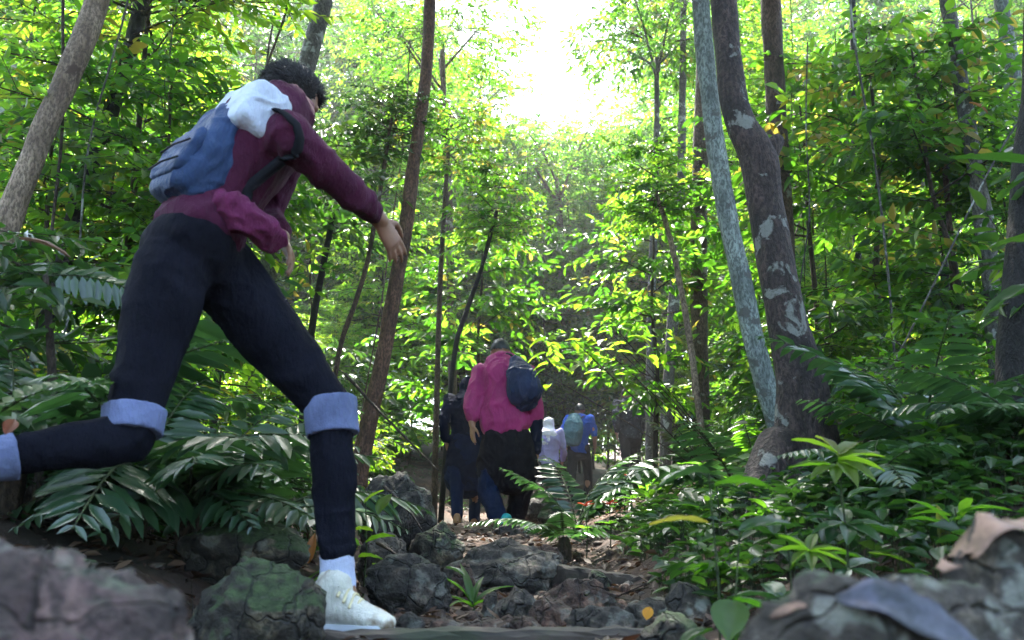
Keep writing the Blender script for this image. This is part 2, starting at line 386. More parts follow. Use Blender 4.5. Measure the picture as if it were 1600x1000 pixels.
def twigs_with_leaves(A, D, L, per, leaf, ratio, g, droop=.25, flat=.8, tone=.45, spread=.28):
    """leafy twigs: starts A, directions D, lengths L, 'per' leaves each, set alternately in a loose plane"""
    n = len(A); D = unit(D); up = np.tile([0, 0, 1.0], (n, 1)) + g.normal(0, .35, (n, 3))
    S_ = unit(np.cross(D, up)); U = np.cross(S_, D)
    B = A + D * L[:, None] - np.array([[0, 0, 1]]) * (L * droop)[:, None]
    O = []; DD = []; NN = []; LL = []; rr = []
    base = np.clip(g.normal(tone, spread, n), 0, 1)
    for k in range(per):
        t = (k + .6 + g.uniform(-.2, .2, n)) / per
        p = A + (B - A) * t[:, None]; sd = 1 if k % 2 else -1
        d = D * g.uniform(.35, .9, (n, 1)) + S_ * sd * g.uniform(.6, 1.0, (n, 1)) - np.array([[0, 0, 1]]) * g.uniform(.0, .55, (n, 1)) + g.normal(0, .16, (n, 3))
        if k == per - 1: d = D + g.normal(0, .2, (n, 3)) - np.array([[0, 0, .3]])
        O.append(p); DD.append(d); NN.append(U * flat + g.normal(0, .38, (n, 3))); LL.append(leaf * g.uniform(.6, 1.3, n)); rr.append(np.clip(base + g.normal(0, .12, n), 0, 1))
    O = np.concatenate(O); DD = np.concatenate(DD); NN = np.concatenate(NN); LL = np.concatenate(LL); rr = np.concatenate(rr)
    v, f = leaf_arrays(O, DD, NN, LL, LL * ratio * g.uniform(.8, 1.2, len(LL)), .16, g.uniform(.05, .5, (len(LL), 1)))
    tv, tf = strips(A, B, np.full(n, .004))
    return (v, f, np.repeat(rr, 2), 0), (tv, tf, .5, 1)

def sapling_mesh(seed, H, leaf, ratio, nb, bl, mats, tone=.45, low=.15, per=9, shape='column', sub=7):
    """a slim understorey tree's foliage: side branches set along a stem, each carrying leafy twigs"""
    g = np.random.default_rng(seed); z = H * (low + (1 - low) * np.sort(g.uniform(0, 1, nb))); az = np.arange(nb) * 2.399 + g.uniform(-.5, .5, nb)
    rel = (z / H - low) / (1 - low)
    prof = {'column': .55 + .6 * np.sin(np.pi * (.15 + .8 * rel)), 'cone': 1.25 * (1 - rel) + .25, 'umbrella': .25 + 1.2 * rel ** 1.5, 'round': .3 + np.sqrt(np.maximum(0, 1 - (2 * rel - 1) ** 2))}[shape]
    BL = bl * prof * g.uniform(.6, 1.25, nb); rise = g.uniform(-.1, .55, nb)
    D = unit(np.column_stack([np.cos(az), np.sin(az), rise])); A = np.column_stack([g.normal(0, .03, nb), g.normal(0, .03, nb), z]); B = A + D * BL[:, None]
    ta = []; td = []; tl = []
    for k in range(sub):
        t = np.clip((k + 1.0) / sub + g.uniform(-.08, .08, nb), .15, 1); side = np.cross(D, [0, 0, 1]) * (1 if k % 2 else -1)
        p = A + (B - A) * t[:, None]; p[:, 2] -= t * t * BL * .18
        ta.append(p); td.append(D * g.uniform(.4, 1, (nb, 1)) + side * g.uniform(.3, .9, (nb, 1)) + g.normal(0, .2, (nb, 3))); tl.append(leaf * per * .36 * g.uniform(.7, 1.3, nb))
    a, b = twigs_with_leaves(np.concatenate(ta), np.concatenate(td), np.concatenate(tl), per, leaf, ratio, g, tone=tone)
    C = B.copy(); C[:, 2] -= BL * .18; mid = (A + B) / 2; mid[:, 2] -= BL * .045
    s1 = strips(A, mid, .006 + .006 * BL); s2 = strips(mid, C, .004 + .003 * BL)
    return join('crown_foliage', [a, b, (s1[0], s1[1], .5, 1), (s2[0], s2[1], .5, 1)], mats)
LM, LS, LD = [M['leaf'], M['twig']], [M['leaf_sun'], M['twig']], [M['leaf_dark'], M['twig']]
SAP = []   # (mesh, natural height, kind words)
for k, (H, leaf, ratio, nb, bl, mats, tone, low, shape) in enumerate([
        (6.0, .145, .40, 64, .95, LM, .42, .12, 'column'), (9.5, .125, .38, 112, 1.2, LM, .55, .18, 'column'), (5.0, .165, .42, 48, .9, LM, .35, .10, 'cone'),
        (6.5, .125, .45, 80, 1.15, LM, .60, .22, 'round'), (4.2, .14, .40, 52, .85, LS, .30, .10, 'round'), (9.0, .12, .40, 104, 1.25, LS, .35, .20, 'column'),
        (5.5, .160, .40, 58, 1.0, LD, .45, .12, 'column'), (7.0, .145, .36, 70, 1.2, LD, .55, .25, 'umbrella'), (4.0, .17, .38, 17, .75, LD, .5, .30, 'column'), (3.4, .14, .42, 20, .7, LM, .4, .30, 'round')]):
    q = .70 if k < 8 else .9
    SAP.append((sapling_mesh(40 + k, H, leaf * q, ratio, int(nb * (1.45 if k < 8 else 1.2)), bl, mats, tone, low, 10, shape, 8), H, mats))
SHR = []
for k, (H, leaf, ratio, nb, bl, mats, tone) in enumerate([(1.3, .10, .40, 34, .55, LM, .45), (1.0, .075, .5, 40, .5, LM, .5), (1.5, .14, .36, 26, .6, LD, .5), (.8, .06, .5, 40, .42, LD, .5), (1.2, .09, .42, 34, .55, LS, .4), (.6, .055, .55, 30, .35, LM, .6)]):
    SHR.append((sapling_mesh(80 + k, H, leaf, ratio, nb, bl, mats, tone, .05, 7, 'round', 5), H, mats))
def canopy_mesh(seed, rad, hgt, n, leaf, mats, tone):
    g = np.random.default_rng(seed); th = g.uniform(0, 2 * np.pi, n); r = np.sqrt(g.uniform(.02, 1, n)); zz = g.uniform(-1, 1, n)
    A = np.column_stack([np.cos(th) * r * rad, np.sin(th) * r * rad, zz * hgt * np.sqrt(1 - .8 * r * r)])
    keep = noise3(A, 1.3, seed) > -.25; A = A[keep]; n = len(A)
    D = unit(np.column_stack([A[:, 0], A[:, 1], g.normal(0, .4, n)]) + g.normal(0, .5, (n, 3)))
    a, b = twigs_with_leaves(A, D, np.full(n, leaf * 3.2), 8, leaf, .42, g, tone=tone)
    c = A * .25; s1 = strips(c, A, np.full(n, .007))
    pick = g.uniform(0, 1, n) < .22
    s1 = strips(c[pick], A[pick], np.full(pick.sum(), .010))
    return join('canopy_foliage', [a, b, (s1[0], s1[1], .5, 1)], mats)
CAN = [canopy_mesh(120, 2.1, 1.0, 620, .13, LM, .5), canopy_mesh(121, 1.7, .9, 480, .15, LM, .4), canopy_mesh(122, 2.4, 1.1, 760, .11, LD, .6)]

def trunk_mesh(pts, rads, mat, seed, n=16, lump=.10, flare=0.0):
    """pts: world points from the base up; rads: radius at each"""
    c = crom(np.column_stack([np.array([tuple(p) for p in pts]), rads]), 7 if len(pts) > 3 else 10)
    v, f = tube(c[:, :3], c[:, 3], n=n, cap=False)
    ctr = np.repeat(c[:, :3], n, 0); d = v - ctr; rr = np.repeat(c[:, 3], n)[:, None]
    l = fbm(v * np.array([1, 1, .35]), 9, seed, 3)[:, None] * lump
    if flare:
        h = v[:, 2] - v[:, 2].min(); an = np.arctan2(d[:, 1], d[:, 0])
        l = l + (flare * np.exp(-h / .16) * (.5 + .5 * np.cos(an * 5 + seed)))[:, None]
    return mesh('trunk', ctr + d * (1 + l), f, [mat], smooth=True)
def below(p, d=.12):
    z = gz(p[0], p[1]) - d; return Vector((p[0], p[1], z))
TREES = []
def big_tree(pts, mat, label, crown=None, top=8.0, flare=.5, lump=.10, n=16, name='tree', group=None, knots=0, base_px=None, crown_scale=1.0):
    """pts: (px, py, Y, width_px) listed from the bottom up; carried on to the ground and to the crown above the frame"""
    P = [at(a, b, c) for a, b, c, d in pts]; rr = [d * .5 * (p - Vector((0, 0, HC))).length / FPX for (a, b, c, d), p in zip(pts, P)]
    b0 = below(P[0]) if P[0].z > gz(P[0].x, P[0].y) - .1 else None
    if b0 is not None:
        dv = (P[0] - P[1]); k = (P[0].z - b0.z) / max(.2, -dv.z if dv.z < 0 else .2)
        b0.x += dv.x * min(k, 1.5) * .6; b0.z = gz(b0.x, b0.y) - .12; P = [b0] + P; rr = [rr[0] * 1.12] + rr
    d = (P[-1] - P[-2]).normalized(); d = (d + Vector((0, 0, .8))).normalized()
    while P[-1].z < top: P.append(P[-1] + d * 1.2); rr.append(rr[-1] * .86)
    base = P[0].copy(); base.z = gz(base.x, base.y)
    t = thing(name, label, 'tree', base, group=group)
    k = len(TREES); link('trunk', trunk_mesh([p - base for p in P], rr, mat, k * 7 + 3, n, lump, flare), t)
    if isinstance(crown, str): link('crown', SHR[int(crown[1])][0], t, P[-1] - base - Vector((0, 0, .35)), (0, 0, k * 1.3), .8)
    elif crown is not None:
        link('crown', CAN[crown], t, P[-1] - base + Vector((0, 0, .25)), (0, 0, k * 1.7), crown_scale)
        g = np.random.default_rng(k)
        for j in range(4):
            a = g.uniform(0, 6.28); q = P[-1] - base; e = q + Vector((math.cos(a) * 1.2, math.sin(a) * 1.2, .5 + .5 * g.uniform()))
            st = P[-2].lerp(P[-1], g.uniform(.2, .9)) - base
            link('branch', mesh('branch', *tube([st, st.lerp(e, .5) + Vector((0, 0, .15)), e], [rr[-1] * .6, rr[-1] * .4, rr[-1] * .15], n=7), [mat], smooth=True), t)
    TREES.append((t, P)); return t, base
# --- the trunks one can follow in the photograph
big_tree([(-12, 440, 5.0, 34), (22, 320, 5.0, 33), (62, 220, 5.05, 32), (110, 110, 5.1, 31), (155, -10, 5.2, 30)], M['bark_tan'], 'pale tan trunk leaning hard to the right in the upper left corner', 0, 7.5)
big_tree([(48, 585, 6.0, 24), (92, 440, 6.0, 23), (125, 300, 6.05, 22), (160, 215, 6.1, 21), (200, 90, 6.3, 20), (225, -20, 6.5, 19)], M['bark_shade_dark'], 'thin dark trunk leaning right behind the pale leaning one', 2, 8.0)
big_tree([(420, 420, 8.0, 27), (448, 260, 8.0, 26), (478, 110, 8.0, 26), (508, -10, 8.1, 25)], M['bark_grey'], 'grey trunk rising behind the head of the leaping hiker', 1, 9.5)
big_tree([(570, 690, 7.0, 27), (598, 560, 7.0, 25), (630, 380, 7.0, 22), (645, 270, 7.05, 20), (665, 120, 7.2, 18), (672, -10, 7.4, 17)], M['bark_red'], 'slender reddish brown trunk just right of the outstretched hand', 0, 9.5, .35)
big_tree([(1216, 668, 5.5, 31), (1190, 580, 5.5, 32), (1160, 450, 5.5, 31), (1128, 290, 5.5, 29), (1108, 150, 5.55, 27), (1094, -10, 5.6, 26)], M['bark_pale'], 'pale grey green trunk standing left of the big dark one', 1, 8.5, .3)
bt, bb = big_tree([(1262, 775, 4.2, 150), (1262, 735, 4.2, 108), (1260, 680, 4.2, 84), (1251, 600, 4.2, 70), (1230, 500, 4.2, 60), (1209, 400, 4.2, 55), (1193, 310, 4.2, 52), (1184, 248, 4.2, 54), (1160, 198, 4.22, 46), (1146, 150, 4.25, 42), (1137, 80, 4.3, 39), (1130, -20, 4.35, 37)], M['bark_dark'], 'dark curved trunk with pale blotches and a bend, right of the trail', 2, 7.5, .5, .09, 26)
for (pts, r0) in (([(1218, 705, 4.15), (1185, 775, 4.0), (1140, 850, 3.8), (1105, 935, 3.6)], .115), ([(1270, 700, 4.15), (1310, 770, 4.1), (1340, 820, 4.05)], .07), ([(1245, 720, 4.1), (1240, 800, 3.9), (1230, 860, 3.7)], .075)):
    pp = [at(*q) for q in pts]
    for q in pp[2:]: q.z = min(q.z, gz(q.x, q.y) + .07)
    pp[-1].z = gz(pp[-1].x, pp[-1].y) - .03
    c = crom([tuple(p - bb) for p in pp], 5)
    v, f = tube(c, np.linspace(r0 * 1.05, r0 * .45, len(c)), n=10); v = v + fbm(v, 9, 5, 3)[:, None] * .012
    link('root', mesh('root', v, f, [M['bark_dark']], smooth=True), bt)
v, f = tube([at(1186, 262, 4.22) - bb, at(1202, 236, 4.2) - bb, at(1212, 222, 4.2) - bb], [.06, .055, .04], n=12)
link('branch_stub', mesh('branch_stub', v + fbm(v, 14, 8, 3)[:, None] * .012, f, [M['bark_dark']], smooth=True), bt)
big_tree([(1232, 560, 7.0, 32), (1228, 440, 7.0, 31), (1219, 280, 7.0, 30), (1210, 120, 7.05, 29), (1204, -10, 7.1, 28)], M['bark_brown'], 'straight brown trunk behind the thick dark curved trunk', 0, 9.5)
big_tree([(1556, 520, 6.0, 26), (1548, 430, 6.0, 25), (1536, 340, 6.0, 25), (1518, 230, 6.0, 21), (1498, 110, 6.05, 19), (1478, -10, 6.1, 18)], M['bark_grey'], 'mottled grey trunk with a knot in the upper right', 1, 8.5, .2, .14)
big_tree([(1618, 420, 7.0, 20), (1604, 260, 7.0, 19), (1582, 110, 7.05, 18), (1562, -10, 7.1, 17)], M['bark_pale'], 'pale slim trunk at the right edge of the view', 2, 9)
big_tree([(1582, 830, 3.7, 62), (1584, 700, 3.7, 56), (1590, 560, 3.7, 52), (1598, 430, 3.7, 48), (1612, 250, 3.75, 44), (1626, 80, 3.8, 40)], M['bark_shade_dark'], 'nearly black trunk at the right edge above the boulder', 0, 7.5, .3)
big_tree([(1096, 680, 9.0, 27), (1094, 560, 9.0, 26), (1092, 420, 9.0, 25), (1094, 260, 9.0, 24), (1098, 120, 9.1, 20)], M['bark_brown'], 'dark brown trunk in the gap left of the pale grey green trunk', 1, 9.0)
big_tree([(1042, 640, 13, 18), (1050, 520, 13, 18), (1058, 400, 13, 16), (1064, 300, 13, 14)], M['bark_grey'], 'small grey trunk farther off above the hikers', 1, 8.0, crown_scale=.8)
big_tree([(1338, 560, 9.0, 13), (1339, 420, 9.0, 12), (1338, 280, 9.0, 11), (1334, 120, 9.0, 10), (1332, 0, 9.1, 9)], M['bark_shade_dark'], 'very thin straight dark stem in the bright green right of the trunks', 0, 9.5, .2, crown_scale=.8)
big_tree([(684, 560, 9.0, 9), (688, 440, 9.0, 8), (694, 330, 9, 7), (700, 240, 9, 6)], M['bark_brown'], 'thin upright sapling stem right of the reddish trunk', 's0', 3.0, .2)
big_tree([(708, 570, 8.5, 8), (728, 490, 8.5, 8), (752, 420, 8.5, 7), (776, 330, 8.5, 6)], M['bark_shade_dark'], 'thin dark sapling stem leaning right above the magenta hiker', 's1', 2.8, .2)
big_tree([(484, 540, 7.5, 11), (502, 430, 7.5, 10), (520, 340, 7.5, 9)], M['bark_shade_dark'], 'thin dark stem in the leaves behind the hiker knee', 's2', 2.8, .2)
big_tree([(528, 560, 7.2, 8), (556, 470, 7.2, 8), (578, 390, 7.2, 7)], M['bark_brown'], 'thin slanting stem between the hiker thigh and the reddish trunk', 's3', 2.6, .2)
big_tree([(1490, 520, 8.0, 11), (1476, 430, 8.0, 12), (1472, 360, 8.0, 10), (1488, 300, 8.0, 8)], M['bark_shade_dark'], 'short crooked dark stem left of the mottled grey trunk', 's0', 3.1, .2)
big_tree([(1082, 560, 7.6, 10), (1060, 430, 7.6, 9), (1038, 340, 7.6, 8), (1024, 300, 7.6, 6)], M['bark_tan'], 'thin pale stem leaning left below the sky gap', 's1', 2.8, .2)
big_tree([(1516, 700, 6.5, 10), (1496, 560, 6.5, 10), (1490, 440, 6.5, 9)], M['bark_brown'], 'thin brown stem among ferns near the right edge', 's1', 2.4, .2)

big_tree([(706, 520, 12, 13), (700, 300, 12, 12), (694, 190, 12, 9)], M['bark_brown'], 'slim tree whose crown edges the sky gap on the left', 0, 6.4, .2, crown_scale=.62)
big_tree([(1016, 560, 13, 13), (1022, 330, 13, 12), (1026, 200, 13, 9)], M['bark_grey'], 'slim tree whose crown edges the sky gap on the right', 1, 7.0, .2, crown_scale=.72)
big_tree([(880, 520, 19, 11), (874, 330, 19, 10), (870, 280, 19, 8)], M['bark_brown'], 'slender far tree standing right below the sky gap', 1, 7.2, .2, crown_scale=.85)
# --- understorey: young trees, each its own thing
def zone(px):
    for lim, w in ((150, 'under the pale leaning trunk'), (430, 'behind the leaping hiker'), (650, 'around the reddish trunk'), (900, 'over the magenta hiker'), (1090, 'under the sky gap'), (1260, 'behind the pale and dark trunks'), (1480, 'right of the dark trunk')):
        if px < lim: return w
    return 'along the right edge'
def layer(Y): return 'near' if Y < 8.5 else 'farther' if Y < 15 else 'distant'
STEM = {}
def add_sapling(x, y, k, sc, rz, lean=0.0):
    me, H, mats = SAP[k]; z = gz(x, y); q = pix((x, y, z + 2)); w = zone(q[0]); kind_w = {id(LM): 'green', id(LS): 'yellow green', id(LD): 'deep green'}[id(mats)]
    lab = f'{layer(y)} young {kind_w} tree {w}'
    t = thing('young_tree', lab, 'tree', (x, y, z), (lean, random.uniform(-.06, .06), rz), f'{layer(y)} {kind_w} young trees {w}', sc)
    if k not in STEM:
        g = np.random.default_rng(k); p = [(0, 0, -.3)] + [(g.normal(0, .025), g.normal(0, .025), H * q) for q in (.2, .4, .6, .8, 1.0)]
        c = crom(p, 3); v, f = tube(c, np.linspace(.034, .008, len(c)), n=8, cap=False); STEM[k] = mesh('trunk', v, f, [M['twig']], smooth=True)
    link('trunk', STEM[k], t); link('crown', me, t)
placed = []
def free(x, y, r):
    return all((x - a) ** 2 + (y - b) ** 2 > r * r for a, b in placed)
def clear_of_hikers(x, y, h):
    """nothing tall stands between the camera and the hikers up the trail"""
    p = Vector((x, y, gz(x, y))); q = pix(p)
    r = 900 / y
    if q[0] + r < 660 or q[0] - r > 1080 or y > 17: return True
    return p.z + h < at(q[0], 712 if q[0] - r > 830 else 800, y).z
tries = 0; n_s = 0
while n_s < 150 and tries < 9000:
    tries += 1; y = 6.2 + 20 * random.random() ** .85; hw = .60 * y + .8; x = random.uniform(-hw, hw); d = x - float(path_x(np.array(y)))
    if y < 17.5 and abs(d) < 1.35 + .06 * y: continue
    r = .95 + .03 * y
    if not free(x, y, r): continue
    a = math.degrees(math.atan2(x, y)); hz = gz(x, y); gap = min(1, max(0, 1.9 * (1 - abs(a - 2.9) / 10.5)))
    if y < 9.5: el = random.uniform(4, 13) if -21 < a < 29 else random.uniform(16, 40)
    elif y < 14: el = random.uniform(8, 22)
    else: el = random.uniform(23, 40)
    el = el * (1 - gap) + min(el, random.uniform(17, 26.5)) * gap
    H = math.tan(R(el)) * y + HC - hz
    if abs(x - .14 * (y - 7)) < 2.3: H = min(H, (y - 6.6) * 1.15)      # the sun reaches the trail here
    if H < .9 or not clear_of_hikers(x, y, H): continue
    wts = [3, 3, 2, 3, 2.5, 4, .4, .4] if a > -17 else [3, 3, 2, 2, 1.6, 2.4, 1.2, .8]
    k = random.choices(range(8), [w * math.exp(-abs(math.log(H / SAP[i][1])) * 1.2) for i, w in enumerate(wts)])[0]
    sc = min(1.9, H / SAP[k][1])
    placed.append((x, y)); n_s += 1; add_sapling(x, y, k, sc, random.uniform(0, 6.28))

# sparse, dark young trees nearer by, seen against the lit wood behind
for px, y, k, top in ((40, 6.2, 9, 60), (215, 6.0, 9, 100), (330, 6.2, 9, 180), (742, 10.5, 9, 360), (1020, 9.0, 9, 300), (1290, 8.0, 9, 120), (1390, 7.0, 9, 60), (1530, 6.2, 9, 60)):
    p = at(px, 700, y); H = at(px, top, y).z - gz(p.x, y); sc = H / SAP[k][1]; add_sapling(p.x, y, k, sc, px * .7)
    placed.append((p.x, y))
# the lit leaf wall where the trail bends away, behind the hikers
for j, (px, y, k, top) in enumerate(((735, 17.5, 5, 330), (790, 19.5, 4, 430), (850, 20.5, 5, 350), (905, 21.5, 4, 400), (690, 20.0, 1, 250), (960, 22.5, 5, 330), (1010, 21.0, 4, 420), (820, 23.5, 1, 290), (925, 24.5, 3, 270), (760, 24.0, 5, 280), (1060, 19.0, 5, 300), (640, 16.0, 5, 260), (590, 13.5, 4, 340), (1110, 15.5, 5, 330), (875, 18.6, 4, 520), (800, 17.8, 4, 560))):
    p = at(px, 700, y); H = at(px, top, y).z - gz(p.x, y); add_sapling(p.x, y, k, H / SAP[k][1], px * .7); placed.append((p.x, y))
# out-of-view crowns added to the trailside trees to shade trail and foreground
for ti, e in ((3, (-.6, 8.8, 8.4)), (10, (1.7, 9.6, 9.0)), (9, (2.5, 5.2, 6.3)), (0, (-2.4, 5.0, 6.3)), (5, (.3, 3.5, 5.7))):
    t, P = TREES[ti]; e = Vector(e); base = t.location
    q = min(P, key=lambda p: abs(p.z - (e.z - 1.6))) - base; e = e - base
    link('branch', mesh('branch', *tube([q, q.lerp(e, .5) + Vector((0, 0, .25)), e], [.05, .035, .015], n=8), [M['twig']], smooth=True), t)
    link('crown', CAN[ti % 3], t, e, (0, 0, ti), .95)
# --- shrubs
n_s = 0; tries = 0; pl2 = []
while n_s < 130 and tries < 6000:
    tries += 1; y = 3.2 + 13 * random.random(); hw = .62 * y + .6; x = random.uniform(-hw, hw); d = x - float(path_x(np.array(y)))
    if abs(d) < (.95 if y > 4.5 else 1.15): continue
    if y < 4.4 and (x > -1.5 and x < 1.75): continue
    if any((x - a) ** 2 + (y - b) ** 2 < .36 for a, b in pl2): continue
    if not clear_of_hikers(x, y, 1.0): continue
    k = random.choices(range(6), [3, 3, 3, 3, 2, 3])[0]; me, H, mats = SHR[k]; z = gz(x, y); q = pix((x, y, z + .4)); w = zone(q[0])
    sc = random.uniform(.7, 1.2)
    if y < 9: sc *= .75
    kw = {id(LM): 'green', id(LS): 'yellow green', id(LD): 'deep green'}[id(mats)]
    t = thing('shrub', f'{layer(y)} leafy {kw} shrub {w}', 'shrub', (x, y, z - .03), (random.uniform(-.1, .1), random.uniform(-.1, .1), random.uniform(0, 6.28)), f'{layer(y)} {kw} shrubs {w}', sc)
    link('foliage', me, t); pl2.append((x, y)); n_s += 1

# --- the far wood, read as one mass
g = np.random.default_rng(5); n = 26000
y = g.uniform(25, 46, n); x = g.uniform(-.72, .72, n) * y; a = np.degrees(np.arctan2(x, y)); gap = np.clip(1.9 * (1 - np.abs(a - 2.9) / 10.5), 0, 1)
top = np.tan(np.radians(39 - 14 * gap)) * y; gr = ground(x, y); z = gr + g.uniform(0, 1, n) ** .9 * np.maximum(top - gr, 1.0)
A = np.column_stack([x, y, z]); keep = fbm(A, .35, 3, 3) > -.32 + .30 * (np.degrees(np.arctan2(z, y)) / 32) ** 2; A = A[keep]; n = len(A)
D = unit(g.normal(0, 1, (n, 3)) * [1, 1, .4]); far = twigs_with_leaves(A, D, np.full(n, .8), 6, .26, .45, g, tone=.5)
kind(link('distant_forest', join('distant_forest', list(far), LM)), 'stuff')

# --- the wood goes on round and behind the camera, and closes overhead
g = np.random.default_rng(15); n = 5200
th = g.uniform(0, 2 * np.pi, n); rr = g.uniform(4.5, 15, n); x = rr * np.sin(th); y = -2.5 + rr * np.cos(th); z = g.uniform(.2, 9, n)
A = np.column_stack([x, y, z]); q = np.degrees(np.arctan2(z - HC, np.hypot(x, np.maximum(y, .01))))
inview = (y > -1) & (np.abs(x) < .72 * y + 1.6) & ((q < 40) | (y > 6)); A = A[~inview & (fbm(A, .5, 33, 2) > -.15)]; n = len(A)
D = unit(g.normal(0, 1, (n, 3)) * [1, 1, .4]); far = twigs_with_leaves(A, D, np.full(n, .8), 7, .24, .48, g, tone=.4)
kind(link('surrounding_forest', join('surrounding_forest', list(far), LM)), 'stuff')

# --- hanging vines and bare stems in the thickets
g = np.random.default_rng(77)
for j in range(26):
    for _ in range(60):
        y = g.uniform(4.8, 10); x = g.uniform(-.58, .58) * y
        if abs(x) > 1.5 and clear_of_hikers(x, y, 3): break
    z0 = gz(x, y); top = z0 + g.uniform(2.5, 5.5); dx, dy = g.normal(0, .55), g.normal(0, .3)
    p = [(x + dx * q + g.normal(0, .05), y + dy * q + g.normal(0, .05), z0 - .05 + (top - z0) * q) for q in (0, .2, .4, .6, .8, 1.0)]
    v, f = tube(crom(p, 6), g.uniform(.004, .011), n=6); w = zone(pix((x, y, z0 + 1.5))[0])
    tag(link('vine', mesh('vine', v, f, [M[('twig', 'bark_grey', 'bark_brown')[j % 3]]], smooth=True)), f'thin bare vine hanging {w}', 'vine', f'vines {w}')

# ------------------------------------------------------------------ ferns
def frond_mesh(seed, L, pairs, ll, arch, mat, w=.2):
    g = np.random.default_rng(seed); t = np.linspace(0, 1, 12); bend = g.uniform(-.06, .06)
    def curve(t): return np.column_stack([L * t * (1 - .10 * t * arch), bend * L * t * t, L * (.18 * t - arch * .62 * t * t)])
    c = curve(t); v0, f0 = tube(c, np.linspace(.0075, .0018, 12) * (L / .9), n=5, cap=False)
    f0 = [q for q in f0 if len(q) == 4]
    tt = np.linspace(.13, .985, pairs); P = curve(tt); T = unit(curve(tt + .01) - P); S_ = unit(np.cross(np.tile([0, 0, 1.0], (pairs, 1)), T)); U = np.cross(T, S_)
    O = []; D = []; NN = []; LL = []
    prof = ll * np.clip(np.sin(np.pi * np.clip(.17 + .80 * tt, 0, 1)), .12, 1) ** .75
    for sd in (1, -1):
        O.append(P + T * g.normal(0, .003, (pairs, 1))); D.append(S_ * sd + T * (.32 + .5 * tt[:, None] ** 2) - U * g.uniform(.05, .35, (pairs, 1)) + g.normal(0, .05, (pairs, 3))); NN.append(U + g.normal(0, .12, (pairs, 3))); LL.append(prof * g.uniform(.88, 1.08, pairs))
    O, D, NN, LL = map(np.concatenate, (O, D, NN, LL))
    v, f = leaf_arrays(O, D, NN, LL, LL * w * 1.05 + .006, .12, g.uniform(.05, .3, (len(LL), 1)))
    rn = np.repeat(np.clip(g.normal(.45, .12, len(LL)), 0, 1), 2)
    return join('frond', [(v, f, rn, 0), (v0, np.array(f0), .5, 1)], [mat, M['stem']])
FR = [frond_mesh(1, .9, 17, .22, .75, M['fern'], .24), frond_mesh(2, 1.1, 19, .24, .95, M['fern'], .24), frond_mesh(3, .8, 15, .19, .55, M['fern'], .25), frond_mesh(4, 1.0, 14, .26, .85, M['fern'], .27), frond_mesh(5, .9, 20, .18, .8, M['leaf'], .22), frond_mesh(6, .8, 13, .15, 1.0, M['litter'], .22)]
FRL = [.9, 1.1, .8, 1.0, .9, .8]
CROWN_STUB = None
def fern(p, fronds, label, group=None, sc=1.0):
    """fronds: (azimuth deg from +X, lift deg, length, mesh)"""
    global CROWN_STUB
    t = thing('fern', label, 'fern', p, (0, 0, 0), group, sc)
    if CROWN_STUB is None:
        v, f = tube([(0, 0, -.12), (0, 0, .02), (0, 0, .07)], [.045, .04, .025], n=8); CROWN_STUB = mesh('rootstock', v + fbm(v, 30, 2, 2)[:, None] * .012, f, [M['twig']])
    link('rootstock', CROWN_STUB, t)
    for az, lift, L, k in fronds:
        link('frond', FR[k], t, (0, 0, .05), (random.uniform(-.35, .35), -R(lift), R(az)), L / FRL[k])
    return t
def spray(n, lo, hi, L, a0=0, a1=360, ks=(0, 1, 2, 3)):
    return [(a0 + (a1 - a0) * (i + random.uniform(.1, .9)) / n, random.uniform(lo, hi), L * random.uniform(.7, 1.2), random.choice(ks)) if random.random() > .13 else (a0 + (a1 - a0) * i / n, random.uniform(-15, 10), L * .8, 5) for i in range(n)]
def gpt(px, py, Y, up=0.0):
    p = at(px, py, Y); p.z = gz(p.x, p.y) + up; return p
fern(gpt(60, 800, 3.4), [(8, 62, 1.25, 1), (-20, 48, 1.1, 3), (-55, 30, .9, 0), (60, 66, 1.1, 1), (130, 55, 1.0, 3), (200, 40, .9, 2), (-100, 35, .8, 2), (30, 40, 1.0, 3)], 'large fern on the left with a frond reaching the hip of the leaping hiker')
fern(gpt(215, 740, 2.9, .12), spray(9, 5, 42, .85, -170, 30) + [(80, 55, .7, 0)], 'fern under the trailing leg with dark fronds spreading over the bank')
fern(gpt(300, 790, 2.9, .12), spray(8, 0, 30, .62, -150, -20) + [(60, 50, .6, 2), (150, 45, .55, 2)], 'fern with a pale striped frond hanging over the mossy boulder')
fern(gpt(400, 740, 3.7, .1), spray(9, 12, 55, .75), 'glossy blue green fern behind the front knee')
fern(gpt(345, 640, 4.3, .1), spray(8, 25, 60, .8), 'tall fern seen between the two thighs')
fern(gpt(20, 690, 2.6, .1), spray(7, 10, 50, .6), 'fern at the left edge beneath the raised foot')
fern(gpt(125, 600, 4.4), spray(8, 25, 65, 1.0), 'fern below the pale lit frond on the left')
fern(gpt(900, 745, 6.2), [(15, 58, .95, 1), (-5, 50, .9, 3), (40, 60, .8, 0), (170, 48, .7, 2), (110, 60, .8, 0), (-60, 35, .7, 2)], 'fern arching beside the trail in front of the hikers in blue')
fern(gpt(1088, 735, 8.4), spray(7, 50, 80, .7), 'upright pale fern right of the man in the dark shirt')
fern(gpt(1150, 745, 5.0), spray(8, 22, 58, .75), 'fern at the left foot of the thick dark trunk')
fern(gpt(880, 820, 5.0, .05), spray(7, 10, 45, .5), 'small drooping fern beside the trail steps')
fern(gpt(1450, 790, 3.6), spray(8, 30, 65, .8), 'blue green fern right of the thick dark trunk')
fern(gpt(1475, 800, 4.4), [(150, 58, .85, 1), (60, 50, .7, 1), (20, 45, .7, 3), (200, 40, .7, 3), (-80, 30, .6, 0), (100, 60, .7, 0)], 'large fern whose fronds arch before the nearly black trunk')
fern(gpt(1372, 800, 3.0), spray(8, 10, 45, .42), 'teal fern behind the bright palmate leaves')
